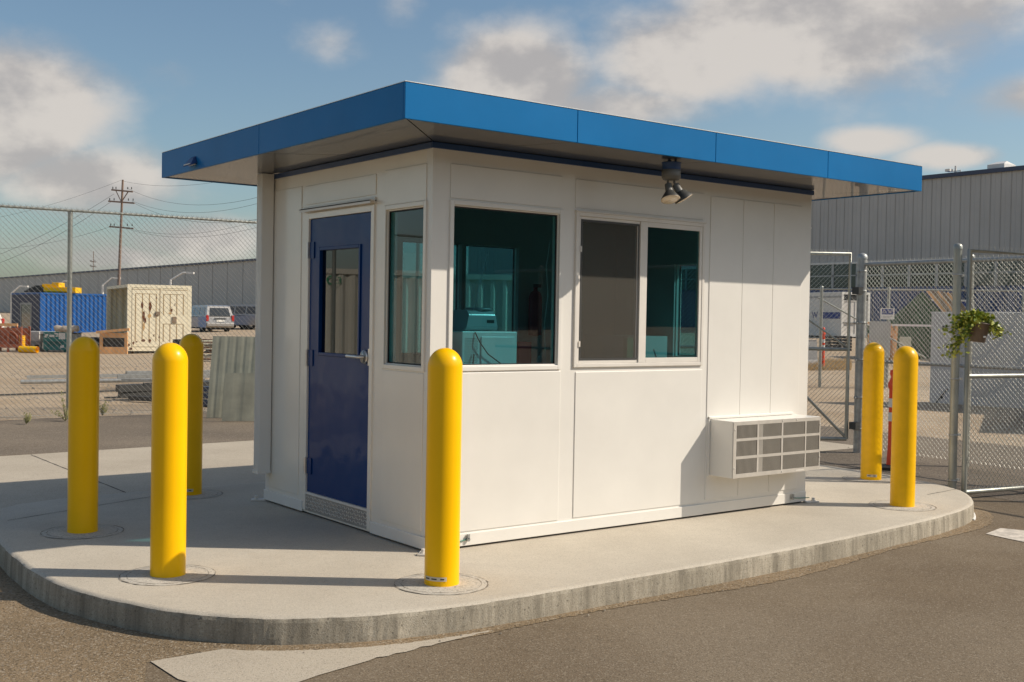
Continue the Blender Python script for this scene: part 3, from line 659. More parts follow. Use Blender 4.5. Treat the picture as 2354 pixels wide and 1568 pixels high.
mb = MB(); mb.lathe([(.0315,.1),(.0318,.15)], 16); mb.build('wrapper', M['letter'], bt); MB().lathe([(.014,.213),(.014,.23),(0,.231)], 12).build('cap', M['paper'], bt)
mb = MB(); mb.box(1.84,1.93,.16,.2,1.149,1.36); 
for k in range(7): mb.box(1.85,1.92,.158,.16,1.17+k*.025,1.176+k*.025)
tag(mb.build('notice', M['greenpl']), 'green ruled card standing in the right pane of sliding window', 'card')
cp = thing('bowl', 'small white bowl with spoon behind the right sliding pane', 'bowl', (2.30,.3,1.149))
mb = MB(); mb.lathe([(.0,0),(.03,0),(.055,.045),(.052,.045),(.028,.006),(0,.006)], 20); mb.build('dish', M['cup'], cp); mb = MB(); mb.bar((0,0,.02),(-.05,0,.12),.012,.003); mb.build('spoon', M['cup'], cp)
ch = thing('office_chair', 'black office chair standing inside the booth', 'chair', (1.5,1.1,.05))
mb = MB(); mb.box(-.24,.24,-.24,.24,.46,.54); mb.build('seat', M['dark'], ch, .03); mb = MB(); mb.box(-.22,.22,.2,.27,.62,1.25); mb.build('backrest', M['dark'], ch, .03)
mb = MB(); mb.tube([(0,0,.08),(0,0,.46)], .025, 8); mb.bar((0,.22,.5),(0,.25,.7),.05,.02)
for k in range(5): mb.bar((0,0,.09),(.26*math.cos(k*1.257),.26*math.sin(k*1.257),.05),.04,.03)
mb.build('base', M['dark'], ch)
fe = thing('fire_extinguisher', 'red fire extinguisher hung inside the booth back wall', 'extinguisher', (2.60,2.22,1.33))
mb = MB(); mb.lathe([(0,0),(.06,.01),(.062,.03),(.062,.36),(.05,.4),(.02,.42),(.02,.45),(0,.45)], 18); mb.build('cylinder', M['redpl'], fe); mb = MB(); mb.box(-.02,.06,-.01,.01,.45,.48); mb.build('handle', M['dark'], fe)
cb = thing('cabinet', 'grey filing cabinet inside the booth against its right wall', 'cabinet', (3.1,1.5,.05)); mb = MB(); mb.box(0,.5,0,.6,0,1.3); mb.build('body', M['inwall'], cb)
for k in range(3): MB().box(-.012,0,.03,.57,.05+k*.42,.43+k*.42).build('drawer', M['inwall'], cb)
pw = thing('power_strip', 'white wall socket strip with hanging cord inside booth', 'power strip', (1.12,.074,1.95)); mb = MB(); mb.box(-.02,.02,0,.02,-.05,.16); mb.build('strip', M['paper'], pw)
mb = MB(); mb.tube([(-.01,.02,.1),(-.07,.04,.08),(-.09,.05,-.1),(-.07,.05,-.3),(-.1,.05,-.5),(-.08,.05,-.78)], .003, 6); mb.build('cord', M['paper'], pw)

# ------------------------------------------------------------------ bollards
BR = .0975
bl = thing('bollard', '', 'bollard', (0,0,0), group='yellow bollards round the booth')
prof = [(BR+.001,.0),(BR,.01),(BR,1.32-.105)]+[(BR*math.cos(a), 1.32-.105+.105*math.sin(a)) for a in np.linspace(.12, math.pi/2-.03, 12)]+[(0,1.32)]
mb = MB(); mb.lathe(prof, 48); mb.build('sleeve', M['yellow'], bl)
mb = MB(); nf = 40; vs = [(0,0,.0045)]
for k, (r_, z_) in enumerate(((.13,.0055),(.2,.004),(.245,.003),(.262,.0012))):
    for j in range(nf): rr = r_*(1+random.uniform(-.03,.03)*(k > 1)); vs.append((rr*math.cos(2*math.pi*j/nf), rr*math.sin(2*math.pi*j/nf), z_+random.uniform(-.0006,.0006)))
fs = [(0,1+j,1+(j+1)%nf) for j in range(nf)]+[(1+k*nf+j,1+(k+1)*nf+j,1+(k+1)*nf+(j+1)%nf,1+k*nf+(j+1)%nf) for k in range(3) for j in range(nf)]
mb.add(vs, fs, 0, True)
mb.build('footing', M['footing'], bl)
mb = MB()
for k, rr in enumerate((.262,.225)):
    n_ = 44; rnd = random.Random(k); vs = []
    for j in range(n_+1):
        a = j*2*math.pi/n_; ww = rnd.choice((.0006,.0015,.003,.005)) if k == 0 else rnd.uniform(0,.003); r2 = rr+rnd.uniform(-.003,.003)
        vs += [((r2-ww)*math.cos(a),(r2-ww)*math.sin(a),.0048 if k else .0035),((r2+ww)*math.cos(a),(r2+ww)*math.sin(a),.0048 if k else .0035)]
    mb.add(vs, [(2*j,2*j+1,2*j+3,2*j+2) for j in range(n_)])
mb.build('footing_joint', M['fjoint'], bl)
def stick(parent, ang):
    mb = MB(); n_ = 8; r_ = BR+.003; vs = []
    for j in range(n_+1): a = ang+j*.12-.48; vs += [(r_*math.cos(a),r_*math.sin(a),.035),(r_*math.cos(a),r_*math.sin(a),.058)]
    mb.add(vs, [(2*j,2*j+2,2*j+3,2*j+1) for j in range(n_)], 0, True)
    for (j0, j1) in ((-.4,-.12),(.12,.34)):
        r3 = BR+.004; mb.add([(r3*math.cos(ang+a),r3*math.sin(ang+a),z) for a in (j0,(j0+j1)/2,j1) for z in (.043,.050)], [(0,2,3,1),(2,4,5,3)], 1, True)
    mb.build('sticker', [M['sticker'], M['ink']], parent)
spots = [(-1.586,1.815,0,'yellow bollard left of the booth door, far left of the photo, standing in shade',None,0),
 (-1.57,.274,0,'sunlit yellow bollard in front of the shaded one, left of the booth door',None,.4),
 (-.384,2.98,0,'shaded yellow bollard behind the sunlit one, farthest of the left three','x',0),
 (-.388,-.75,0,'yellow bollard at the near front corner of the booth by the corner window','s',.2),
 (5.445,.56,1,'yellow bollard right of the booth with mesh shadow, nearer to the gate post',None,0),
 (4.303,-.546,1,'scuffed yellow bollard on the right end of island, closest to the kerb there',None,0)]
for i, (x, y, worn, lab, st, tl) in enumerate(spots):
    o = bl if i == 0 else copy_tree(bl)
    if i == 0: protos = list(bl.children)
    o.location = (x, y, 0); o['label'] = lab; o.rotation_euler.z = i*1.1
    for c in o.children:
        if c.name.startswith('sleeve'):
            if worn: c.data = c.data.copy(); c.data.materials[0] = M['yellow_d']
    o['st'] = 0
    del o['st']
BOLL = [o for o in C.objects if o.name.startswith('bollard')]
for o in BOLL:
    x, y = o.location.x, o.location.y; va = math.atan2(EYE.y-y, EYE.x-x)-o.rotation_euler.z
    if abs(x+.388) < .01 and y < 0: stick(o, va+(-.62))
    if abs(x-5.445) < .01: stick(o, va+.1)
    if abs(x+.384) < .005: stick(o, va-.2)

# ------------------------------------------------------------------ chain-link fences
def mesh_fence(name, p0, p1, z0, z1, parent, wd=.04, r=.0026, barb=.035, zf=None, wm_='wire'):
    """zigzag wires interlinked side by side, with twisted ends above the rail"""
    p0 = Vector((*p0,0)); p1 = Vector((*p1,0)); Ln = (p1-p0).length; d = (p1-p0).normalized(); nrm = Vector((-d.y,d.x,0))
    n = int(Ln/wd); m = int((z1-z0)/wd); us = []; zs = []
    V = []; F = []
    ks = np.arange(m+1); zz = z0+ks*(z1-z0)/m
    for i in range(n):
        par = (ks+i) % 2; uu = (i+par)*wd
        off = np.where(par == 0, .003, -.003)
        u2, z2, o2 = uu, zz, off
        if barb:
            c = uu[-1]; mid = c
            u2 = np.concatenate([uu, [mid+(wd*.5 if par[-1] == 0 else -wd*.5)]]); z2 = np.concatenate([zz, [z1+barb]]); o2 = np.concatenate([off, [0]])
        k = len(u2); P = np.stack([p0.x+d.x*u2+nrm.x*o2, p0.y+d.y*u2+nrm.y*o2, z2], 1)
        base = len(V)*0
        ring = []
        for a in range(3):
            ca, sa = math.cos(a*2.094+.5)*r, math.sin(a*2.094+.5)*r
            ring.append(P+np.array([d.x*ca+nrm.x*sa, d.y*ca+nrm.y*sa, ca*.5]))
        V.append(np.stack(ring, 1).reshape(-1, 3))
        F.append(k)
    allv = np.concatenate(V); fs = []; o = 0
    for k in F:
        i = np.arange(k-1)[:, None]*3+o
        for a in range(3):
            b = (a+1) % 3; fs.append(np.concatenate([i+a, i+b, i+3+b, i+3+a], 1))
        o += k*3
    fs = np.concatenate(fs)
    me = bpy.data.meshes.new(name); me.vertices.add(len(allv)); me.vertices.foreach_set('co', allv.astype(np.float32).ravel())
    me.loops.add(fs.size); me.loops.foreach_set('vertex_index', fs.astype(np.int32).ravel()); me.polygons.add(len(fs))
    me.polygons.foreach_set('loop_start', np.arange(0, fs.size, 4, dtype=np.int32)); me.polygons.foreach_set('loop_total', np.full(len(fs), 4, np.int32))
    me.polygons.foreach_set('use_smooth', np.ones(len(fs), bool)); me.materials.append(M[wm_]); me.update(calc_edges=True); me.validate()
    ob = bpy.data.objects.new(name, me); C.objects.link(ob); ob.parent = parent; return ob
def pipe(name, pts, r, par, m='galvpipe', n=14): return MB().tube(pts, r, n).build(name, M[m], par)
def post(name, x, y, z0, z1, r, par, m='galvpipe', cap=True):
    mb = MB(); mb.tube([(x,y,z0),(x,y,z1)], r, 16)
    if cap: mb.lathe([(r*1.12,z1-.03),(r*1.12,z1),(r*.8,z1+r*.55),(0,z1+r*.8)], 16, 0, (x,y,0))
    return mb.build(name, M[m], par)
def fl_(x): return 11.70-.055*x          # back fence line
bf = thing('chain_link_fence', 'tall chain link fence between the road and the storage yard on the left', 'fence')
ZT = 3.0
mesh_fence('mesh', (-13,fl_(-13)), (9,fl_(9)), G+.02, ZT+.01, bf, r=.0030, wm_='wireb')
pipe('top_rail', [(-13,fl_(-13)+.03,ZT),(9,fl_(9)+.03,ZT)], .021, bf)
pp = onz(166,484,ZT)
for k, px_ in enumerate((1.13-12.7,1.13-9.8,1.13-6.9,1.13-3,1.13,1.13+3,1.13+6)):
    post('post', px_, fl_(px_)+.06, G-.02, ZT-.01, .036, bf)
mb = MB(); mb.tube([(-13,fl_(-13)+.02,G+.06),(9,fl_(9)+.02,G+.06)], .003, 5); mb.build('tension_wire', M['wire'], bf)
# perimeter on the right, beyond the island
def per(y): return 8.08+.10*y
P1 = (8.33,2.78)
pf = thing('chain_link_fence', 'chain link fence crossing behind the two right bollards with pipe rails', 'fence')
mesh_fence('mesh', P1, (per(-9),-9), G+.06, 2.25, pf, wd=.03, r=.0026, barb=.05)
pipe('top_rail', [(P1[0],P1[1],2.25),(per(-9),-9,2.25)], .024, pf, 'galv')
pipe('mid_rail', [(P1[0]+.03,P1[1],1.03),(per(-9)+.03,-9,1.03)], .022, pf, 'galv')
post('post', P1[0], P1[1], G-.02, 2.35, .06, pf, 'galv')
for y in (1.25,-1.8,-4.9,-8): post('post', per(y)+.05, y, G-.02, 2.3, .038, pf)
mb = MB()
for z in (2.15,1.9,1.5,1.03,.55,.15): mb.lathe([(.062,0),(.066,.004),(.066,.02),(.062,.024)], 16, 0, (P1[0],P1[1],z)); mb.box(P1[0]-.10,P1[0]-.05,P1[1]-.012,P1[1]+.012,z,z+.02)
mb.build('clamp', M['galv'], pf)
for z_ in (1.87,.16): MB().box(P1[0]-.13,P1[0]-.04,P1[1]-.05,P1[1]+.05,z_,z_+.09).build('gate_latch', M['dark'], pf)
# open gate leaf left of the big post
def leaf(name, lab, a, b, z0, z1, zm, brace, barbs):
    g_ = thing(name, lab, 'gate'); a = Vector((*a,0)); b = Vector((*b,0)); d = (b-a).normalized()
    def P(u, z): q = a+d*u; return (q.x,q.y,z)
    Ln = (b-a).length
    pipe('frame', [P(0,z0),P(0,z1),P(Ln,z1),P(Ln,z0),P(0,z0)], .025, g_)
    g_.children[0].data.polygons.foreach_set('use_smooth', [True]*len(g_.children[0].data.polygons))
    pipe('mid_rail', [P(0,zm),P(Ln,zm)], .022, g_)
    if brace: pipe('brace', [P(.02,z0+.03),P(min(Ln,1.1),zm-.03)], .018, g_)
    if brace: pipe('brace', [P(.02,zm+.03),P(min(Ln,1.7),z1-.03)], .012, g_)
    mesh_fence('mesh', (a+d*.02)[:2], (b-d*.02)[:2], z0+.02, z1, g_, wd=.029, r=.0026, barb=.055)
    return g_
la = Vector((8.19,2.86)); lb = la+Vector((-.80,.60))*3.6
leaf('gate', 'chain link gate leaf with diagonal brace, seen just past the booth corner', la, lb, .03, 2.38, 1.17, True, True)
ra = Vector((5.95,-.11)); rb = ra+Vector((.985,-.17))*1.95
leaf('gate', 'chain link gate leaf at the right edge, its bottom rail near the kerb end', ra, rb, -.075, 2.2, 1.02, False, True)
gp = thing('gate_post', 'galvanised post carrying the hanging plant basket', 'post', (5.88,-.03,0)); post('pole', 0, 0, G-.02, 2.24, .038, gp)
mb = MB()
for z in (1.96,1.45,.98,.45,.02): mb.lathe([(.039,0),(.043,.003),(.043,.018),(.039,.021)], 14, 0, (0,0,z)); mb.box(.03,.11,-.012,.012,z,z+.02)
mb.build('clamp', M['galv'], gp)
# fence farther back
def along(px, d): p = at(px, 760, d); return (p.x, p.y)
f3 = thing('chain_link_fence', 'distant wire fence with white rail behind the right gates', 'fence')
a3, b3 = along(1780,27), along(2500,25); t3 = terrain(a3[0])
mesh_fence('mesh', a3, b3, t3+.02, t3+2.25, f3, wd=.072, r=.002, barb=0)
pipe('top_rail', [(*a3,t3+2.27),(*b3,t3+2.27)], .02, f3)
for px_ in (1887,2041,2200,2352): q = along(px_, 26); post('post', q[0], q[1], t3-.05, t3+2.3, .035, f3)
q0, q1 = along(1878,26.3), along(2130,25.8); pipe('brace', [(*q0,2.1),(*q1,.75)], .018, f3)
sg = thing('sign', 'white sign with blue header hung on the distant wire fence', 'sign', (0,0,0))
A_, B_ = at(2024,709,25.7), at(2056,709,25.7); dv = (B_-A_); dv.z = 0; ang = math.atan2(dv.y, dv.x); ww = dv.length
sg.location = (A_.x, A_.y, at(2024,734,25.7).z); sg.rotation_euler.z = ang
MB().box(0,ww,-.01,.0,0,.25).build('board', M['paper'], sg); MB().box(.03,ww-.03,-.014,-.0105,.11,.235).build('header', M['letter'], sg)
mb = MB(); mb.lathe([(.02,0),(.035,0)], 14, 0, (.09,-.016,.175), (0,-1,0)); mb.box(.17,.28,-.0165,-.0145,.18,.2); mb.box(.17,.26,-.0165,-.0145,.15,.165); mb.box(.05,.27,-.012,-.0105,.06,.072); mb.box(.05,.22,-.012,-.0105,.03,.042)
mb.build('emblem', M['board'], sg)
bd = thing('board', 'grey rectangular board leaning on fence left of white wall panel', 'board'); A_, B_ = at(1999,740,25.6), at(2047,740,25.6); dv = B_-A_
bd.location = (A_.x, A_.y, at(2020,820,25.6).z); bd.rotation_euler.z = math.atan2(dv.y,dv.x); MB().box(0,dv.length,-.03,0,0,.8).build('panel', M['board'], bd)
mb = MB(); mb.box(.1,.14,0,.03,-.75,0); mb.box(.35,.39,0,.03,-.75,0); mb.build('leg', M['galv'], bd)

# ------------------------------------------------------------------ hanging plant
hp = thing('hanging_plant', 'trailing green plant in brown pot hung on the gate post', 'plant', tuple(at(2249,764,9.95)))
mb = MB(); ax = Vector((rgt.x*.12, rgt.y*.12, 1)).normalized()
mb.lathe([(0,-.085),(.062,-.085),(.066,-.08),(.088,.07),(.094,.07),(.094,.085),(.086,.085),(.084,.05),(0,.05)], 28, 0, (0,0,0), ax); mb.build('pot', M['pot'], hp)
mb = MB(); mb.box(-.012,.012,-.0885,-.086,-.045,-.03); o = mb.build('pot_mark', M['paper'], hp); o.rotation_euler = (0,0,math.atan2(fwd.y,fwd.x)-math.pi/2+.25)
mb = MB(); hk = Vector((5.91,-.03,2.0))-Vector(hp.location)
mb.tube([hk, hk*.5+Vector((.01,0,.02)), (0,0,.08)], .003, 5); mb.tube([hk*.35, (-.08,.0,.07)], .002, 5); mb.build('hanger', M['dark'], hp)
lf = MB(); st_ = MB(); rp = random.Random(4)
vr3 = Vector((rgt.x, rgt.y, 0)).normalized(); vf3 = Vector((fwd.x, fwd.y, 0)).normalized()
def leafq(p, s_, m):
    a = Vector((rp.uniform(-1,1), rp.uniform(-1,1), rp.uniform(-.4,1))).normalized(); b = a.cross(Vector((rp.uniform(-1,1), rp.uniform(-1,1), rp.uniform(-1,1)))).normalized()
    lf.add([p, p+a*s_*.5+b*s_*.42, p+a*s_, p+a*s_*.5-b*s_*.42], [(0,1,2,3)], m)
for k in range(80):
    u = rp.uniform(-1, 1); side = rp.random()
    end = vr3*(u*.22 + (-.05)) + vf3*rp.uniform(-.12,.12) + Vector((0,0,rp.uniform(.04,.20)-abs(u)*.10))
    if k < 12: end = vr3*rp.uniform(-.30,-.14)+vf3*rp.uniform(-.1,.1)+Vector((0,0,rp.uniform(-.22,.0)))
    elif k < 20: end = vr3*rp.uniform(.14,.26)+vf3*rp.uniform(-.1,.1)+Vector((0,0,rp.uniform(-.06,.06)))
    p0 = Vector((0,0,.07)); mid = (p0+end)/2+Vector((0,0,.06)); pts = [p0.lerp(mid, t).lerp(mid.lerp(end, t), t) for t in np.linspace(0, 1, 9)]
    if k in (2,5,8): pts += [end+Vector((rp.uniform(-.02,.02),0,-.04*j)) for j in range(1,4)]
    st_.tube(pts, .0016, 4)
    for p in pts[2:]:
        for _ in range(4): leafq(p+Vector((rp.uniform(-.028,.028), rp.uniform(-.028,.028), rp.uniform(-.022,.022))), rp.uniform(.020,.040), 1 if rp.random() < .55 else 0)
lf.build('foliage', [M['leaf'], M['leaf2']], hp); st_.build('stem', M['stem'], hp)

# ------------------------------------------------------------------ delineator posts
def delin(name, lab, px, py, d, h):
    p = gat(px, d) if py is None else onz(px, py); o = thing(name, lab, 'traffic post', (p.x,p.y,p.z))
    mb = MB(); mb.lathe([(.20,0),(.20,.03),(.07,.05)], 8, 0, smooth=False); mb.build('base', M['black'], o)
    mb = MB(); mb.lathe([(.062,.04),(.05,h*.25),(.048,h*.8),(.062,h*.82),(.062,h*.86),(.03,h*.92),(.045,h*.95),(.04,h*.99),(0,h)], 18); mb.build('post', M['orange'], o)
    for z in (h*.48,h*.62,h*.72)[:2]: MB().lathe([(.053,z),(.0525,z+.10)], 18).build('reflective_band', M['refl'], o)
delin('traffic_post', 'orange delineator post with white bands between the two right bollards', 2050, 1078, 0, 1.13)
delin('traffic_post', 'far orange delineator post seen through gate beside booth corner', 1893, None, 33, 1.2)

# ------------------------------------------------------------------ grey warehouses
def frame_from(a, b):
    a = Vector((*a,0)); b = Vector((*b,0)); return math.atan2(b.y-a.y, b.x-a.x), (b-a).length
bR = thing('warehouse', 'large grey ribbed metal warehouse with window strip and blue lower wall on the right', 'building', (55,78,0), R(-90))
LR = 118      # local x runs toward -Y, local -y faces the camera
mb = MB(); mb.box(0,LR,0,30,terrain(99)-.5,10.1)
mb.build('wall', M['bluewall'], bR)
mb = MB(); n_ = int(LR/.9)
pts = []
x = 0
while x < LR: pts += [(x,-.10),(x+.16,-.10),(x+.18,-.118),(x+.24,-.118),(x+.26,-.10)]; x += .3
vs = [(a,b,z) for a,b in pts for z in (5.32,9.95)]
mb.add(vs, [(2*i,2*i+2,2*i+3,2*i+1) for i in range(len(pts)-1)], 0)
mb.build('cladding', M['greywall'], bR)
mb = MB()
for k in range(int(LR/.6)): mb.box(k*.6+.26,k*.6+.285,-.122,-.105,5.32,9.95)
mb.build('cladding_seam', M['greydk'], bR)
mb = MB(); mb.box(-.2,LR+.2,-.25,.1,9.95,10.18); mb.build('roof_cap', M['cap'], bR); mb = MB(); mb.box(0,LR,-.16,-.02,5.2,5.32); mb.build('sill', M['alu'], bR)
mb = MB(); mb.box(0,LR,-.05,-.01,3.75,5.2); mb.build('window_strip', M['winglass'], bR)
mb = MB()
for k in range(int(LR/1.8)): mb.box(k*1.8,k*1.8+.16,-.09,-.052,3.75,5.2)
mb.box(0,LR,-.09,-.052,4.45,4.52)
mb.build('mullion', M['greywall'], bR)
mb = MB(); 
for k in range(int(LR/.6)): mb.box(k*.6,k*.6+.05,-.03,-.005,.9,3.7)
mb.build('wall_rib', M['cap'], bR)
mb = MB(); mb.box(32,LR,-.02,-.004,.9,1.4)
mb.build('plinth', M['concretelt'], bR)
q = onx(2280,383,55); l0 = 78-q.y
mb = MB(); mb.prism([(l0-.5,.4),(l0+.5,.4),(l0+.5,1.6),(l0-.5,1.6)], 10.1, 10.5); mb.add([(l0-.5,.4,10.5),(l0+.5,.4,10.5),(l0+.5,1.6,10.5),(l0-.5,1.6,10.5),(l0-.3,1.0,10.7),(l0+.3,1.0,10.7)], [(0,1,5,4),(1,2,5),(2,3,4,5),(3,0,4)]); mb.build('roof_vent', M['alu'], bR)
q = onx(2192,398,55); l0 = 78-q.y
mb = MB(); mb.tube([(l0,.2,10.1),(l0,.2,10.6)], .06, 8); mb.box(l0-.42,l0-.12,-.2,.2,10.28,10.42); mb.bar((l0-.1,.2,10.3),(l0+.3,.2,10.3),.05,.05); mb.tube([(l0+.3,.2,10.1),(l0+.3,.2,10.35)], .03, 6); mb.build('roof_lamp', M['alu'], bR)
bL = thing('warehouse', 'long low grey warehouse behind the storage yard on the left', 'building', (55,300,0), R(-90)); LL = 205
mb = MB(); mb.box(0,LL,0,40,0,8.15); mb.build('wall', M['greywall'], bL); mb = MB(); mb.box(-.2,LL+.2,-.25,.1,8.0,8.25); mb.build('roof_cap', M['cap'], bL)
mb = MB()
for k in range(int(LL/4.8)): mb.box(k*4.8,k*4.8+.05,-.05,-.004,.9,8.0)
mb.build('cladding_seam', M['greydk'], bL)
mb = MB(); mb.box(60,LL,-.09,-.004,.5,1.5); mb.build('lower_wall', M['board'], bL)

# ------------------------------------------------------------------ containers
def corr(mb, x0, x1, y, z0, z1, pitch=.278, dep=.05, m=0, sgn=-1, axis='x'):
    pts = []; x = x0
    while x < x1-1e-6:
        for dx, dd in ((0,0),(.07,0),(.14,dep),(.21,dep),(.278,0)):
            xx = min(x1, x+dx*pitch/.278); pts.append((xx, y-sgn*dd))
        x += pitch
    vs = [((a,b,z) if axis == 'x' else (b,a,z)) for a,b in pts for z in (z0,z1)]
    mb.add(vs, [(2*i,2*i+2,2*i+3,2*i+1) for i in range(len(pts)-1)], m)
def container(name, lab, loc, rz, Ln, W_, H_, body, ends=None, grp=None):
    o = thing(name, lab, 'container', loc, rz, grp)
    mb = MB()
    for x in (0,Ln-.16):
        for y in (0,W_-.16): mb.box(x,x+.16,y,y+.16,0,H_)
    for y in (.0,W_-.1): mb.box(.16,Ln-.16,y,y+.1,0,.15); mb.box(.16,Ln-.16,y,y+.1,H_-.12,H_)
    for x in (.0,Ln-.1): mb.box(x,x+.1,.16,W_-.16,0,.15); mb.box(x,x+.1,.16,W_-.16,H_-.12,H_)
    mb.box(.1,Ln-.1,.1,W_-.1,H_-.1,H_-.03)
    mb.build('frame', M[body], o)
    mb = MB(); corr(mb, .16, Ln-.16, .02, .15, H_-.12); corr(mb, .16, Ln-.16, W_-.02, .15, H_-.12, sgn=1); corr(mb, .16, W_-.16, Ln-.02, .15, H_-.12, sgn=1, axis='y'); mb.build('side_wall', M[body], o)
    return o
# cream container: door end faces the road
cz = terrain(11.5); cl = at(292,803,44); cr = Vector((math.cos(R(1)),0,0))
ang = YAW-math.pi/2+R(27)
cc_ = container('shipping_container', 'cream shipping container with rusty door end behind the fence', (cl.x,cl.y,terrain(cl.x)+.10), ang, 2.44, 6.06, 2.6, 'cream')
mb = MB()
for k in range(2):
    x0 = .17+k*1.06; mb.box(x0,x0+1.04,-.012,.05,.17,2.46)
mb.build('door', M['cream'], cc_, .004)
mb = MB()
def rec(x0, x1, z0, z1, n):
    for i in range(n+1): x = x0+(x1-x0)*i/n; mb.box(x-.018,x+.018,-.016,-.0125,z0,z1)
    mb.box(x0,x1,-.016,-.0125,z1-.02,z1)
rec(.30,1.08,.38,2.25,3); rec(1.36,2.12,1.42,2.25,3); rec(1.36,2.12,.38,1.08,3)
mb.box(1.205,1.222,-.017,-.0125,.17,2.46); mb.box(.17,2.27,-.017,-.0125,2.40,2.42); mb.build('door_groove', M['creamd'], cc_)
mb = MB(); mb.box(1.06,1.22,-.06,-.013,1.42,1.55); mb.box(1.70,1.86,-.05,-.013,1.12,1.36); mb.box(1.02,1.14,-.04,-.013,1.36,1.47); mb.build('lock_box', M['oldwood'], cc_)
mb = MB(); rr = random.Random(5)
for (x, z, w_, h_) in ((.50,1.78,.07,.22),(.80,1.75,.10,.30),(.56,1.38,.09,.34),(.62,1.2,.08,.15),(1.62,1.62,.07,.12),(1.70,1.24,.12,.05),(.95,.62,.04,.08),(.55,.42,.12,.08),(.80,.40,.08,.12),(.18,.32,.07,.10),(.10,.10,.08,.10),(1.15,.55,.04,.06),(.30,.36,.06,.05),(1.03,2.1,.03,.09),(1.75,1.85,.025,.1),(.02,.24,.06,.1)):
    n_ = 11; c_ = Vector((x+.05,-.0178,z)); vs = [c_+Vector((w_*math.cos(i*2*math.pi/n_)*rr.uniform(.4,.75),0,h_*math.sin(i*2*math.pi/n_)*rr.uniform(.35,.8))) for i in range(n_)]
    mb.add(vs, [tuple(range(n_))])
mb.build('rust_patch', M['rustpatch'], cc_)
mb = MB()
for (x, z, w_, h_) in ((.82,1.38,.09,.1),(.62,.95,.04,.2),(1.62,1.5,.09,.03)):
    n_ = 10; vs = [Vector((x+w_*math.cos(i*.628)*rr.uniform(.6,1),-.0185,z+h_*math.sin(i*.628)*rr.uniform(.6,1))) for i in range(n_)]; mb.add(vs, [tuple(range(n_))])
mb.build('rust_stain', M['ruststain'], cc_)
# blue container block further back
cb_ = at(92,757,73); c0 = Vector((cb_.x, cb_.y))
bc = container('shipping_container', 'bright blue corrugated container with dark shaded end, under yellow chute', (cb_.x,cb_.y,terrain(cb_.x)+.02), YAW-math.pi/2+R(40), 5.6, 6.1, 2.62, 'bluecont')
mb = MB(); mb.box(-.03,-.004,.1,6.0,.1,2.5); mb.build('end_wall', M['bluecont_shade'], bc)
mb = MB(); 
for (y0,y1,z0,z1) in ((1.6,3.9,.2,1.95),): frame_x(mb, (y0,y1,z0,z1), -.08, -.031, .12)
mb.build('door_frame', M['board'], bc); MB().box(-.05,-.032,1.72,3.78,.3,1.83).build('door_pane', M['winglass'], bc)
# container behind the booth and the one seen only in the glass
p_ = at(880,760,25); container('shipping_container', 'pale container behind the booth seen only through its windows', (p_.x,p_.y,terrain(p_.x)), YAW-math.pi/2+R(8), 6.06, 2.44, 2.6, 'contlt')
rc = container('shipping_container', 'pale corrugated container with green mark beyond fence, mirrored in door glass', (-13.2,15.2,G), R(22), 12.2, 2.44, 2.7, 'contlt')
tx = text_obj('green_mark', 'C', .30, M['green'], rc, (5.15,-.02,2.42), (R(90),0,0)); tx.scale = (-1.25,1,1)
tx2 = text_obj('green_mark', '3', .22, M['green'], rc, (4.97,-.02,2.42), (R(90),0,0)); tx2.scale = (-1,1,1)

# ------------------------------------------------------------------ yard clutter, left
def place(px, d, rz=0, dz=0): p = gat(px, d); return (p.x, p.y, p.z+dz)
A0 = YAW-math.pi/2      # local x along the photo's width, local y away
def H(px): return px/FPX
# orange timber frame
wf = thing('timber_crate', 'raw orange timber frame crate standing left of cream container', 'crate', place(229,43.5), A0+R(6))
mb = MB(); s44 = 43.5/FPX
for x in (0,.93): mb.box(x,x+.11,0,.1,0,.78+.05*x); mb.box(x,x+.11,1.2,1.3,0,.8)
mb.box(.11,.93,.0,.1,0,.26); mb.box(.11,.93,.0,.1,.62,.8); mb.bar((-.12,-.02,.82),(1.12,-.02,.95),.12,.1)
mb.bar((-.12,1.25,.82),(1.12,1.25,.95),.12,.1); mb.build('frame', M['wood'], wf)
mb = MB(); mb.box(.13,.93,.3,1.1,.05,.6); mb.build('load', M['dark'], wf)
# teal cabinet with stickers
tcb = thing('cabinet', 'teal metal cabinet covered in white stickers in the yard', 'cabinet', place(99,44.5), A0)
mb = MB(); mb.box(0,.93,0,.7,.06,.78); mb.box(.05,.15,.05,.15,0,.06); mb.box(.78,.88,.05,.15,0,.06); mb.build('body', M['teal'], tcb, .02)
mb = MB(); mb.box(.05,.88,-.006,.0,.38,.40); 
for i in range(16):
    for j in range(4): mb.box(.18+i*.035,.20+i*.035,-.004,.001,.26+j*.03,.275+j*.03)
mb.build('vent', M['ink'], tcb)
mb = MB()
for (x,z,w_,h_,a) in ((.07,.62,.14,.07,.2),(.25,.58,.2,.09,0),(.45,.68,.16,.06,-.2),(.62,.50,.26,.25,0),(.68,.16,.15,.1,.25),(.05,.56,.1,.05,-.1),(.5,.60,.1,.05,.1)):
    c_ = math.cos(a)*w_/2; s_ = math.sin(a)*w_/2; X = x+w_/2; Z = z+h_/2
    mb.add([(X-c_,-.008,Z-s_-h_/2),(X+c_,-.008,Z+s_-h_/2),(X+c_,-.008,Z+s_+h_/2),(X-c_,-.008,Z-s_+h_/2)], [(0,1,2,3)])
mb.build('sticker', M['paper'], tcb)
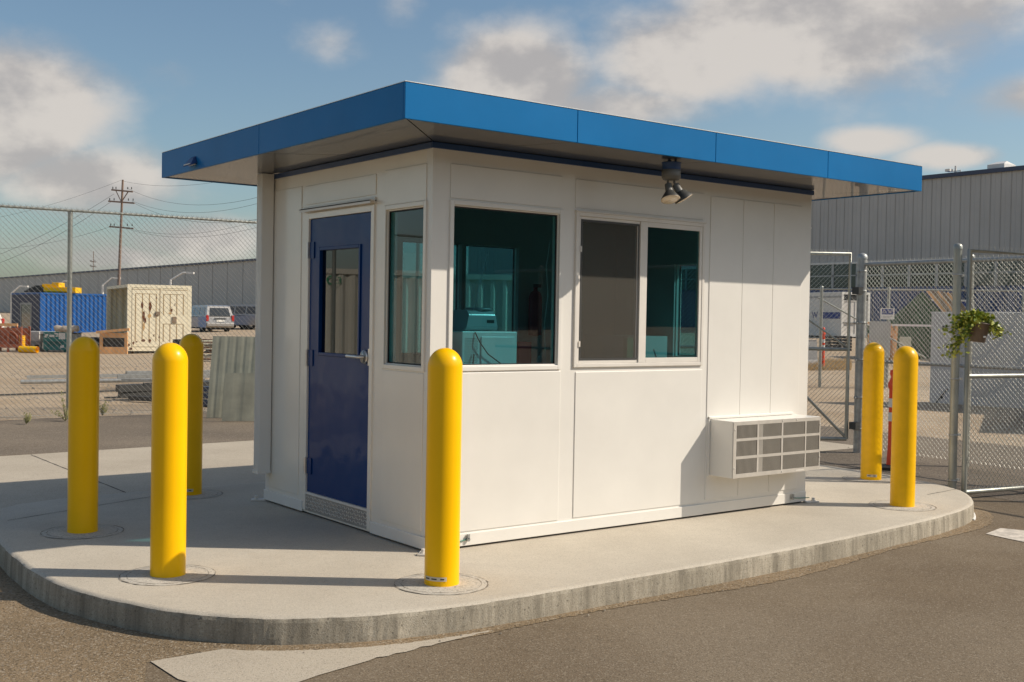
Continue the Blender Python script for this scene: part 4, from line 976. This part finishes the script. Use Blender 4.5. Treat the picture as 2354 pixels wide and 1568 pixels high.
# rolled tarp on top
mb = MB(); nn_ = 24; rr = random.Random(9)
mb.tube([(i*.08, .25+rr.uniform(-.02,.02), .16+rr.uniform(-.03,.03)) for i in range(12)], .13, 9)
o = mb.build('tarp', M['tarp']); o.location = place(122,44.3,dz=.75); o.rotation_euler.z = A0; tag(o, 'bundled grey brown tarp lying across teal cabinet and bin', 'tarp')
# grey bin right of the cabinet
gb = thing('bin', 'grey lidded bin beside the teal cabinet, half behind a bollard', 'bin', place(156,44.8), A0); MB().box(0,.36,0,.5,0,.72).build('body', M['board'], gb, .03); MB().box(-.02,.38,-.02,.52,.725,.76).build('lid', M['dark'], gb, .01)
gb2 = thing('crate', 'black plastic crate under the blue container right of grey bin', 'crate', place(205,46), A0); MB().box(0,.6,0,.5,0,.5).build('body', M['dark'], gb2, .02); MB().box(-.03,.63,-.03,.53,.5,.56).build('rim', M['dark'], gb2)
# white box on grey block
wb = thing('block', 'grey concrete block in the yard under a white box', 'block', place(50,45), A0); mb = MB(); mb.box(0,.75,0,.8,0,.40); mb.build('body', M['board'], wb, .02); MB().box(.5,.7,-.01,-.001,0,.25).build('hole', M['ink'], wb)
wb2 = thing('box', 'long white box lying on the grey concrete block', 'box', place(49,45,dz=.405), A0); MB().box(0,.72,0,.8,0,.38).build('body', M['whitecar'], wb2, .01); MB().box(.73,1.2,.05,.75,.28,.38).build('lid', M['whitecar'], wb2)
yp = thing('pipe', 'thick yellow pipe lying between red cage and teal cabinet', 'pipe', place(46,43,dz=.13), A0)
mb = MB(); mb.tube([(0,0,0),(.72,-.12,0)], .13, 20, 0, False); mb.tube([(.72,-.12,0),(0,0,0)], .115, 20, 0, False); mb.build('shell', M['yellow_d'], yp)
rc_ = thing('cage_pallet', 'rust red wire cage pallet with yellow hoses at left edge', 'cage', place(-22,43.5), A0+R(4))
mb = MB()
for x in (0,.62,1.10):
    for y in (0,.9): mb.box(x,x+.07,y,y+.07,0,.98)
mb.box(0,1.17,-.01,.04,.18,.30); mb.box(0,1.17,-.01,.04,.82,.92); mb.box(0,1.17,.9,.95,.18,.92); mb.box(0,1.17,0,.95,.16,.19); mb.build('frame', M['rust'], rc_)
mb = MB()
for k in range(10): mb.box(.07+k*.1,.078+k*.1,.0,.01,.3,.82)
for k in range(6): mb.box(.07,1.1,.0,.01,.36+k*.08,.367+k*.08)
mb.build('wire_grid', M['rust'], rc_)
mb = MB(); mb.box(-.02,1.0,.0,.09,.99,1.10); mb.build('top_board', M['wood'], rc_)
hs = thing('hose_coil', 'coiled red and yellow hoses inside the cage pallet', 'hose', place(-10,43.8,dz=.2), A0)
mb = MB()
for k in range(5): mb.tube([(.45+(.26-.03*k)*math.cos(a),.3+.05*k,.3+(.26-.03*k)*math.sin(a)) for a in np.linspace(0,6.28,18)], .03, 6)
mb.build('hose', M['rust'], hs); mb = MB()
for k in range(6): mb.tube([(.9+.09*math.cos(a),.3+.09*math.sin(a),.05+.07*k) for a in np.linspace(0,6.28,12)], .035, 6)
mb.build('hose', M['yellow_d'], hs)
# yellow chute on the blue container
ych = thing('chute', 'bright yellow metal chute lying on top of blue container', 'chute', tuple(at(100,664.5,74)), A0+R(2)); ych.location.z = terrain(cb_.x)+2.66
mb = MB(); mb.extr([(0,.08),(.1,.0),(1.2,.0),(1.2,.36),(.0,.36)], .0, 2.05); mb.box(-.15,.95,.1,1.2,.365,.55); mb.box(.5,.95,.1,1.2,.555,.66)
mb.build('trough', M['yellow_d'], ych, .02)
jk = thing('scrap_beams', 'dark scrap lengths piled on the left end of blue container', 'scrap', tuple(at(56,665,75)), A0); jk.location.z = terrain(cb_.x)+2.66
mb = MB()
for k in range(5): mb.bar((.0+k*.1,k*.15,.06+.09*k),(1.9-k*.15,k*.1,.05+.1*k),.1,.1)
mb.build('beam', M['dark'], jk)
# rusty pile right of cream container
rp_ = thing('scrap_pile', 'pile of rusty steel channels right of cream container', 'scrap', place(442,38), A0+R(-4))
mb = MB(); rr = random.Random(3)
for k in range(16): z = .05+.045*k; mb.bar((rr.uniform(-.1,.3),rr.uniform(0,.8),z),(rr.uniform(.75,.95),rr.uniform(0,.8),z+rr.uniform(-.03,.03)),.09,.04, k % 2)
mb.build('channel', [M['slat'], M['rustpatch']], rp_)
db = thing('crate', 'dark plastic crate in front of cream container lower right corner', 'crate', place(397,42), A0); MB().box(0,.65,0,.5,.35,.62).build('body', M['dark'], db, .02); MB().box(.05,.6,.05,.45,0,.35).build('pallet', M['oldwood'], db)
# near pipes and beams just behind the fence
def bundle(name, lab, cat, items, matk):
    o = thing(name, lab, cat, (*items[0][0][:2], G-.01)); L0 = Vector(o.location)
    for (a, b, w_, h_, rnd_) in items:
        a = Vector(a)-L0; b = Vector(b)-L0; mb = MB()
        if rnd_: mb.tube([a, b], w_/2, 12)
        else: mb.bar(a, b, w_, h_)
        mb.build('length', M[matk], o)
    return o
def g2(px, py, z): p = onz(px, py, z); return (p.x, p.y, z)
bundle('steel_pipes', 'long shiny galvanised pipes on the dirt behind the fence', 'pipe', [(g2(47,878,.0),g2(470,872,.02),.09,.09,1),(g2(62,867,.04),g2(480,860,.06),.07,.07,0),(g2(270,866,.13),g2(600,863,.13),.10,.08,0),(g2(290,857,.2),g2(600,853,.2),.12,.06,0),(g2(280,874,.08),g2(600,878,.08),.10,.06,0)], 'galv')
bundle('steel_beams', 'dark steel beams piled in front of the shiny pipes', 'beam', [(g2(275,905,-.02),g2(560,896,-.02),.16,.14,0),(g2(270,893,.08),g2(480,884,.1),.16,.13,0),(g2(300,915,-.08),g2(490,925,-.08),.12,.08,0),(g2(330,884,.16),g2(590,880,.16),.10,.06,0),(g2(0,908,-.12),g2(270,898,-.12),.05,.03,0),(g2(240,914,-.12),g2(600,908,-.12),.05,.03,0)], 'dark')
bd2 = thing('beam_block', 'blue grey metal channel sections near panel foot behind fence', 'beam', (*g2(452,935,G)[:2],G), A0)
mb = MB(); 
for k in range(3): mb.box(.0,.45,.05*k,.05*k+.2,.02+.12*k,.10+.12*k)
mb.build('section', M['cap'], bd2)
# leaning slatted sheets behind the fence, left of the booth
def lean(name, lab, pxl, pxr, pyb, d, h, tilt, matk, rib=.06):
    a = gat(pxl, d); o = thing(name, lab, 'sheet', (a.x,a.y,G), A0+R(8)); o.rotation_euler.x = -tilt
    wd = (pxr-pxl)/FPX*d; mb = MB(); n_ = int(wd/rib); pts = []
    for k in range(n_): pts += [(k*rib,0),(k*rib+rib*.42,0),(k*rib+rib*.7,.0025),(k*rib+rib*.9,.0025)]
    pts += [(n_*rib,0)]; lean_x = .22
    mb.add([(x+(lean_x*h*.35 if z else 0),y,z) for x,y in pts for z in (0,h)], [(2*i,2*i+2,2*i+3,2*i+1) for i in range(len(pts)-1)])
    mb.add([(x+(lean_x*h*.35 if z else 0),.02,z) for x,y in (pts[0],pts[-1]) for z in (0,h)], [(0,1,3,2)])
    mb.build('sheet', M[matk], o); return o
lean('metal_sheet', 'tall grey green ribbed sheet leaning behind fence beside the booth', 477, 640, 945, 17.6, 1.28, R(-6), 'slat', .13)
lean('metal_sheet', 'smaller stained sheet in front of the tall ribbed sheet', 512, 650, 945, 17.1, .74, R(-8), 'slat', .3)
# weeds at the fence foot
for k, (px_, py_, s_, lab) in enumerate(((150,968,.7,'tall thin weed growing at the fence post foot'),(235,956,.35,'small dry weed at fence foot right of the shaded left bollard'),(60,975,.25,'low dry weed at the fence foot near the left edge'))):
    q = g2(px_, py_, G); o = thing('weed', lab, 'weed', q, group='weeds along the fence foot'); mb = MB(); rr = random.Random(k+40)
    for j in range(26):
        a = rr.uniform(0, 6.28); hh = rr.uniform(.15,.6)*s_; sp_ = rr.uniform(.05,.3)*s_; pts = [(0,0,0),(sp_*.4*math.cos(a),sp_*.4*math.sin(a),hh*.6),(sp_*math.cos(a),sp_*math.sin(a),hh)]
        mb.tube(pts, .0022, 4, r1=.0008)
        for t in range(4): p = Vector(pts[2])*(t+1)/4*1.0; mb.add([p, p+Vector((.03,.01,.02)), p+Vector((.02,.02,.035))], [(0,1,2)])
    mb.build('stems', M['weed'], o)

# ------------------------------------------------------------------ lamps, poles, wires
def lampost(lab, px, d, py_top, px_arm, py_arm, grp):
    base = gat(px, d); o = thing('street_lamp', lab, 'street lamp', tuple(base), A0, group=grp)
    zt = at(px, py_top, d).z-base.z; za = at(px_arm, py_arm, d).z-base.z; xa = (px_arm-px)/FPX*d
    mb = MB(); mb.tube([(0,0,0),(0,0,zt)], .11, 8); mb.build('pole', M['refl'], o)
    mb = MB(); mb.tube([(0,0,zt-.03),(xa*.72,0,za),(xa,0,za)], .07, 6); mb.build('arm', M['refl'], o); MB().box(xa-.1,xa+.45,-.14,.14,za-.09,za+.05).build('lamp_head', M['refl'], o)
gl = 'white gooseneck lamp posts in front of the left warehouse'
lampost('white gooseneck lamp post behind cream container', 391, 88, 643, 431, 627, gl)
lampost('white gooseneck lamp post beside the wooden utility pole', 235, 100, 655, 264, 639, gl)
lampost('white gooseneck lamp post at the yellow chute', 130, 112, 662, 152, 646, gl)
lampost('white gooseneck lamp post at far left above dark container', 26, 100, 673, 52, 658, gl)
def upole(lab, px, d, lean_, arms, top, r, wires=True):
    base = gat(px, d); o = thing('utility_pole', lab, 'utility pole', tuple(base), A0); zt = at(px, top, d).z-base.z
    mb = MB(); mb.tube([(0,0,-1),(lean_*.5,0,zt*.5),(lean_,0,zt)], r, 10, 0, True, r*.6); mb.build('pole', M['pole'], o)
    for (py_, w0, w1) in arms:
        z = at(px, py_, d).z-base.z; x = lean_*z/zt
        mb = MB(); mb.bar((x+w0,-.2,z),(x+w1,-.2,z-.12),.10,.11); mb.bar((x+w0*.6,-.2,z),(x,-.2,z-.9 if py_ < 450 else z-.02),.06,.05); mb.bar((x+w1*.6,-.2,z-.1),(x,-.2,z-.9 if py_ < 450 else z-.02),.08,.06)
        mb.build('crossarm', M['pole'], o)
        for xx in (w0+.1, w0*.55, w1*.55, w1-.1):
            mb = MB(); mb.lathe([(.02,0),(.045,.03),(.03,.07),(.045,.1),(.02,.18),(0,.19)], 8, 0, (x+xx,-.2,z+.06)); mb.build('insulator', M['dark'], o)
    return o
d_ = 85
up = upole('wooden utility pole with three crossarms behind the storage yard', 269, d_, .32, [(438,-.75,.85),(464,-.95,1.0),(522,-.8,1.0)], 414, .125)
upole('distant thin utility pole on the horizon left of the main one', 212, 190, .1, [(601,-.5,.5),(612,-.5,.5)], 578, .08)
def wire(a, b, sag, d0, d1, lab, r=.009):
    A = at(*a, d0); B = at(*b, d1); n_ = 18
    pts = [A.lerp(B, t)+Vector((0,0,-sag*4*t*(1-t))) for t in np.linspace(0, 1, n_)]
    o = MB().tube(pts, r, 5, 0, False).build('power_line', M['cable']); tag(o, lab, 'cable', 'overhead power lines at the utility pole')
wire((291,432), (760,395), 1.4, d_, 52, 'upper power line running right from the pole top crossarm')
wire((303,462), (820,375), 1.5, d_, 52, 'power line running right from the second crossarm, higher one')
wire((303,464), (900,395), 1.9, d_, 50, 'power line running right from the second crossarm, lower one')
wire((277,415), (700,365), .8, d_, 55, 'thin shield wire running right from the pole tip', .008)
wire((277,415), (-120,515), .6, d_, 110, 'thin shield wire running left from the pole tip', .008)
wire((262,446), (-150,625), 1.0, d_, 120, 'power line falling left from the pole, upper of two', .011)
wire((258,462), (-150,640), 1.2, d_, 120, 'power line falling left from the pole, lower of two', .011)
wire((291,524), (760,440), 1.2, d_, 60, 'low thin line running right from the third crossarm', .008)
wire((291,526), (760,462), 1.2, d_, 60, 'lowest thin line running right from the third crossarm', .008)
wire((252,522), (-150,560), 1.0, d_, 110, 'low thin line running left from the third crossarm', .008)

# ------------------------------------------------------------------ vehicles
def wheel(par, x, y, r, w_=.22):
    mb = MB(); mb.lathe([(r*.62,-w_/2),(r*.95,-w_/2),(r,-w_*.35),(r,w_*.35),(r*.95,w_/2),(r*.62,w_/2)], 20, 0, (x,y,r), (1,0,0)); wh = mb.build('wheel', M['black'], par)
    mb = MB(); mb.lathe([(0,-w_*.42),(r*.6,-w_*.45),(r*.63,-w_*.3)], 14, 0, (x,y,r), (1,0,0)); mb.lathe([(r*.63,w_*.3),(r*.6,w_*.45),(0,w_*.42)], 14, 0, (x,y,r), (1,0,0)); mb.build('rim', M['steel'], wh)
def minivan(name, lab, loc, rz, bm_, kind='van'):
    o = thing(name, lab, kind, loc, rz); W_ = 1.9        # rear at local y = 0, nose towards +y
    mb = MB(); mb.extr([(0.02,.42),(-.02,.62),(.04,1.02),(4.75,.9),(4.95,.7),(4.95,.32),(.1,.30)], 0, W_); mb.build('body', M[bm_], o, .05, 3)
    mb = MB(); mb.extr([(.05,1.02),(.30,1.72),(.6,1.78),(2.9,1.76),(3.9,1.02)], .03, W_-.03, 0, .17); mb.build('cabin', M[bm_], o, .05, 3)
    mb = MB(); mb.add([(.24,.045,1.08),(W_-.24,.045,1.08),(W_-.32,.245,1.60),(.32,.245,1.60)], [(0,1,2,3)]); mb.build('rear_window', M['carglass'], o)
    for s_ in (0, 1):
        mb = MB()
        for (y0,y1,y2,y3) in ((.45,1.35,1.35,.62),(1.45,2.35,2.35,1.45),(2.45,3.5,2.85,2.45)):
            def X(z): t = .17*(z-1.02)/.76; return (.03+t-.012) if s_ == 0 else (W_-.03-t+.012)
            mb.add([(X(1.1),y0,1.1),(X(1.1),y1,1.1),(X(1.62),y2,1.62),(X(1.62),y3,1.62)], [(0,1,2,3)])
        mb.build('side_window', M['carglass'], o)
        x = .0 if s_ == 0 else W_-.16; mb = MB(); mb.box(x-.005,x+.165,-.035,.1,.72,1.12); mb.build('tail_light', M['red'], o, .02)
    mb = MB(); mb.box(.02,W_-.02,-.10,.1,.38,.62); mb.build('bumper', M[bm_], o, .05); mb = MB(); mb.box(.68,1.22,-.05,-.02,.68,.82); mb.build('number_plate', M['paper'], o); MB().box(.55,1.35,-.045,-.02,.86,.93).build('handle', M['dark'], o)
    MB().box(.05,W_-.05,.3,4.8,.22,.34).build('underbody', M['black'], o)
    for x in (.12,W_-.12):
        for y in (.95,3.95): wheel(o, x, y, .33)
    return o
v0 = at(474,757,74); minivan('minivan', 'silver minivan seen from behind right of cream container', (v0.x,v0.y,terrain(v0.x)), A0+R(36), 'silver')
v1 = at(528,755,84); minivan('parked_car', 'dark grey car parked beyond the silver minivan by booth edge', (v1.x,v1.y,terrain(v1.x)), A0+R(-62), 'darkcar', 'car')
v2 = at(600,752,80); minivan('parked_car', 'silver grey pickup like car partly hidden by the booth downspout', (v2.x,v2.y,terrain(v2.x)), A0+R(65), 'silver', 'car')
v3 = at(-40,757,62); o = minivan('parked_van', 'pale van cut off by the left edge of the photo', (v3.x,v3.y,terrain(v3.x)), A0+R(80), 'whitecar'); 
# box truck on the right
tr = thing('box_truck', 'white box trailer with dark blue stripe behind the gate right of booth', 'truck', (0,0,0)); ft_ = at(1932,774,58); tr.location = (ft_.x,ft_.y,ft_.z-.5); tr.rotation_euler.z = A0+R(20)
mb = MB(); mb.box(0,1.75,0,5.5,.5,2.8); mb.build('box', M['whitecar'], tr, .03)
mb = MB(); frame_y(mb, (0,1.75,.5,2.8), -.05, -.003, .13); mb.box(.12,1.63,-.03,-.004,2.32,2.36)
for x in (.85,): mb.box(x,x+.05,-.03,-.004,.6,2.3)
mb.build('door_frame', M['paper'], tr); MB().box(.13,1.62,-.012,-.004,2.36,2.66).build('door_gap', M['ink'], tr); MB().box(.12,1.63,-.06,-.031,1.18,1.23).build('door_bar', M['dark'], tr)
MB().box(-.012,-.004,.05,1.75,1.42,1.75).build('stripe', M['letter'], tr); t_ = text_obj('lettering', 'W', .5, M['letter'], tr, (-.012,2.25,1.58), (R(90),0,R(-90)))
MB().box(-.012,-.004,.0,5.5,2.5,2.6).build('stripe', M['board'], tr); MB().box(.2,1.55,.2,5.3,.38,.5).build('chassis', M['dark'], tr)
for x in (.12,1.63):
    for y in (3.3,4.15): wheel(tr, x, y, .36)
mb = MB(); mb.box(.8,.95,-.6,0,.42,.5); mb.box(.75,1.0,-.7,-.6,-.0,.5); mb.build('hitch', M['dark'], tr)
# grey block, low pallets, white wall panel, things behind it
kb = thing('barrier', 'grey concrete barrier block just past the booth right corner', 'barrier', (*along(1852,34),terrain(along(1852,34)[0])), A0+R(10)); mb = MB(); mb.extr([(0,0),(.12,.2),(.2,.78),(.4,.78),(.48,.2),(.6,0)], 0, .46); mb.build('block', M['board'], kb); MB().box(.0,.46,.19,.41,.781,.80).build('cap', M['alu'], kb)
pl_ = thing('pallet_stack', 'low dark pallets under the white trailer rear', 'pallets', (*along(1906,44),terrain(along(1906,44)[0])), A0); mb = MB()
for k in range(5): mb.box(0,.9,0,.9,.12*k+.04,.12*k+.1); [mb.box(x,x+.1,0,.9,.12*k,.12*k+.04) for x in (0,.4,.8)]
mb.build('pallet', M['dark'], pl_)
wp = thing('wall_panel', 'large pale concrete panel with bolt sockets standing behind right fence', 'panel', (16.0,6.66,G), R(-84))
mb = MB(); mb.box(0,8,0,.15,0,1.90); mb.build('slab', M['concretelt'], wp, .01)
mb = MB()
for x in (.25,2.6,5):
    for z in (.25,1.6): mb.lathe([(.035,0),(.03,.004),(0,.004)], 10, 0, (x,-.001,z), (0,-1,0))
    mb.bar((x-.12,-.004,.12),(x+.12,-.004,.42),.02,.006,0,(0,1,0))
mb.build('bolt_socket', M['dark'], wp)
gs = thing('skip', 'dark green steel skip with scrap behind the pale panel', 'skip', (*along(2044,38),terrain(along(2044,38)[0])), A0+R(5)); mb = MB()
mb.extr([(0,0),(-.15,1.1),(1.9,1.1),(1.75,0)], 0, 2.6); mb.build('body', M['greenskip'], gs); mb = MB(); mb.box(-.05,2.65,-.2,-.1,1.1,1.17); mb.build('rim', M['concretelt'], gs)
mb = MB(); mb.box(.3,.7,-.17,-.15,.3,.75); mb.build('notice', M['slat'], gs); mb = MB(); mb.bar((.12,-.2,.05),(.16,-.2,1.1),.08,.08); mb.build('strut', M['wood'], gs)
lb_ = thing('timber_boards', 'old brown boards leaning over green sheet behind the skip', 'timber', (*along(2126,38.5),terrain(along(2126,38.5)[0])), A0); mb = MB()
for k in range(9): mb.bar((.10+k*.11,.1,2.30-k*.012),(1.45+k*.09,.05,.6),.10,.06, 1 if k % 3 == 0 else 0, (0,1,0))
mb.build('board', [M['oldwood'], M['wood']], lb_); mb = MB(); mb.add([(0,.25,2.28),(-1.2,.25,1.2),(-1.4,.3,0),(1.2,.3,0),(1.0,.25,1.2)], [(0,1,2,3,4)]); mb.add([(0,.32,2.28),(-1.2,.32,1.2),(-1.4,.37,0),(1.2,.37,0),(1.0,.32,1.2)], [(4,3,2,1,0)]); mb.build('sheet', M['greenskip'], lb_)
bw = thing('screen_frame', 'blue panelled hoarding with white frame behind the boards', 'hoarding', (*along(2107,44),terrain(along(2107,44)[0])), A0); mb = MB(); frame_y(mb, (0,2.2,.8,2.0), -.06, 0, .07); mb.box(.07,2.13,-.05,-.01,1.25,1.3); mb.build('frame', M['paper'], bw)
MB().box(.07,2.13,-.02,.0,.87,1.93).build('panel', M['letter'], bw); mb = MB(); mb.box(.1,.17,0,.07,0,.8); mb.box(2.0,2.07,0,.07,0,.8); mb.build('leg', M['galv'], bw)
t2 = thing('box_trailer', 'white trailer roof with blue stripe showing over pale panel at right', 'trailer', (*along(2286,36),terrain(along(2286,36)[0])-.1), A0+R(-3)); MB().box(0,4,0,2.2,.5,2.02-.33).build('box', M['whitecar'], t2, .02); MB().box(.55,3.9,-.012,-.003,1.42,1.60).build('stripe', M['letter'], t2)
for x in (.3,3.7): wheel(t2, x, .5, .3)
bn = thing('bench_frame', 'low white edged metal frame left of white trailer roof behind panel', 'frame', (*along(2225,34),terrain(along(2225,34)[0])), A0); mb = MB(); mb.box(0,.75,0,.6,1.48,1.53); mb.box(0,.75,0,.6,1.38,1.41); mb.build('top', M['paper'], bn); mb = MB(); [mb.box(x,x+.05,0,.05,0,1.38) for x in (0,.7)]; mb.build('leg', M['dark'], bn)
tp_ = thing('timber_stack', 'orange timber pieces stacked behind grey board right of trailer', 'timber', (*along(2006,36),terrain(along(2006,36)[0])), A0); mb = MB(); 
for k in range(6): mb.bar((0,.1*k,.9+.07*k),(.75,.1*k,.86+.07*k),.12,.06)
for x in (0,.35,.65): mb.box(x,x+.08,0,.5,0,.9)
mb.build('board', M['wood'], tp_)
# dry grass strip behind the far fence
mb = MB(); rr = random.Random(11)
for _ in range(2600):
    px_ = rr.uniform(1840,1958); d = rr.uniform(32,36); q = gat(px_, d); h_ = rr.uniform(.05,.22)
    mb.add([(q.x,q.y,q.z-.01),(q.x+rr.uniform(.01,.03),q.y,q.z-.01),(q.x+rr.uniform(-.08,.08),q.y+rr.uniform(-.05,.05),q.z+h_)], [(0,1,2)])
tag(mb.build('dry_grass', M['grass']), 'dry yellow grass strip at the foot of far right fence', 'grass', None, 'stuff')
# unseen dark block added right of the frame to cast a shadow across the drive
sk = thing('shade_caster', 'unseen dark block added past the gate to cast shade on the drive', 'shade_caster', (14.6,.3,G), R(30)); mb = MB(); mb.extr([(0,.15),(-.25,1.5),(2.2,1.5),(1.9,.15)], 0, 3.2); mb.build('body', M['dark'], sk); mb = MB(); [mb.box(k*.6,k*.6+.08,-.3,-.2,.3,1.45) for k in range(6)]; mb.build('rib', M['dark'], sk)
for x in (.3,2.9):
    for y in (.3,1.6): wheel(sk, x, y, .12, .08)

bs = thing('warehouse', 'dark green warehouse across the road mirrored in the front windows', 'building', (-25,-62,0)); mb = MB(); mb.box(0,150,-20,0,G-.5,11); mb.build('wall', mat('green_grey_cladding', (.13,.17,.16), .6, var=.3, vscale=.4), bs); mb = MB(); mb.box(-.3,150.3,0,.3,11,11.4); mb.build('roof_edge', M['dark'], bs)
mb = MB(); [mb.box(6+k*12,10+k*12,.002,.06,G,4) for k in range(11)]; mb.build('shutter_row', M['board'], bs)
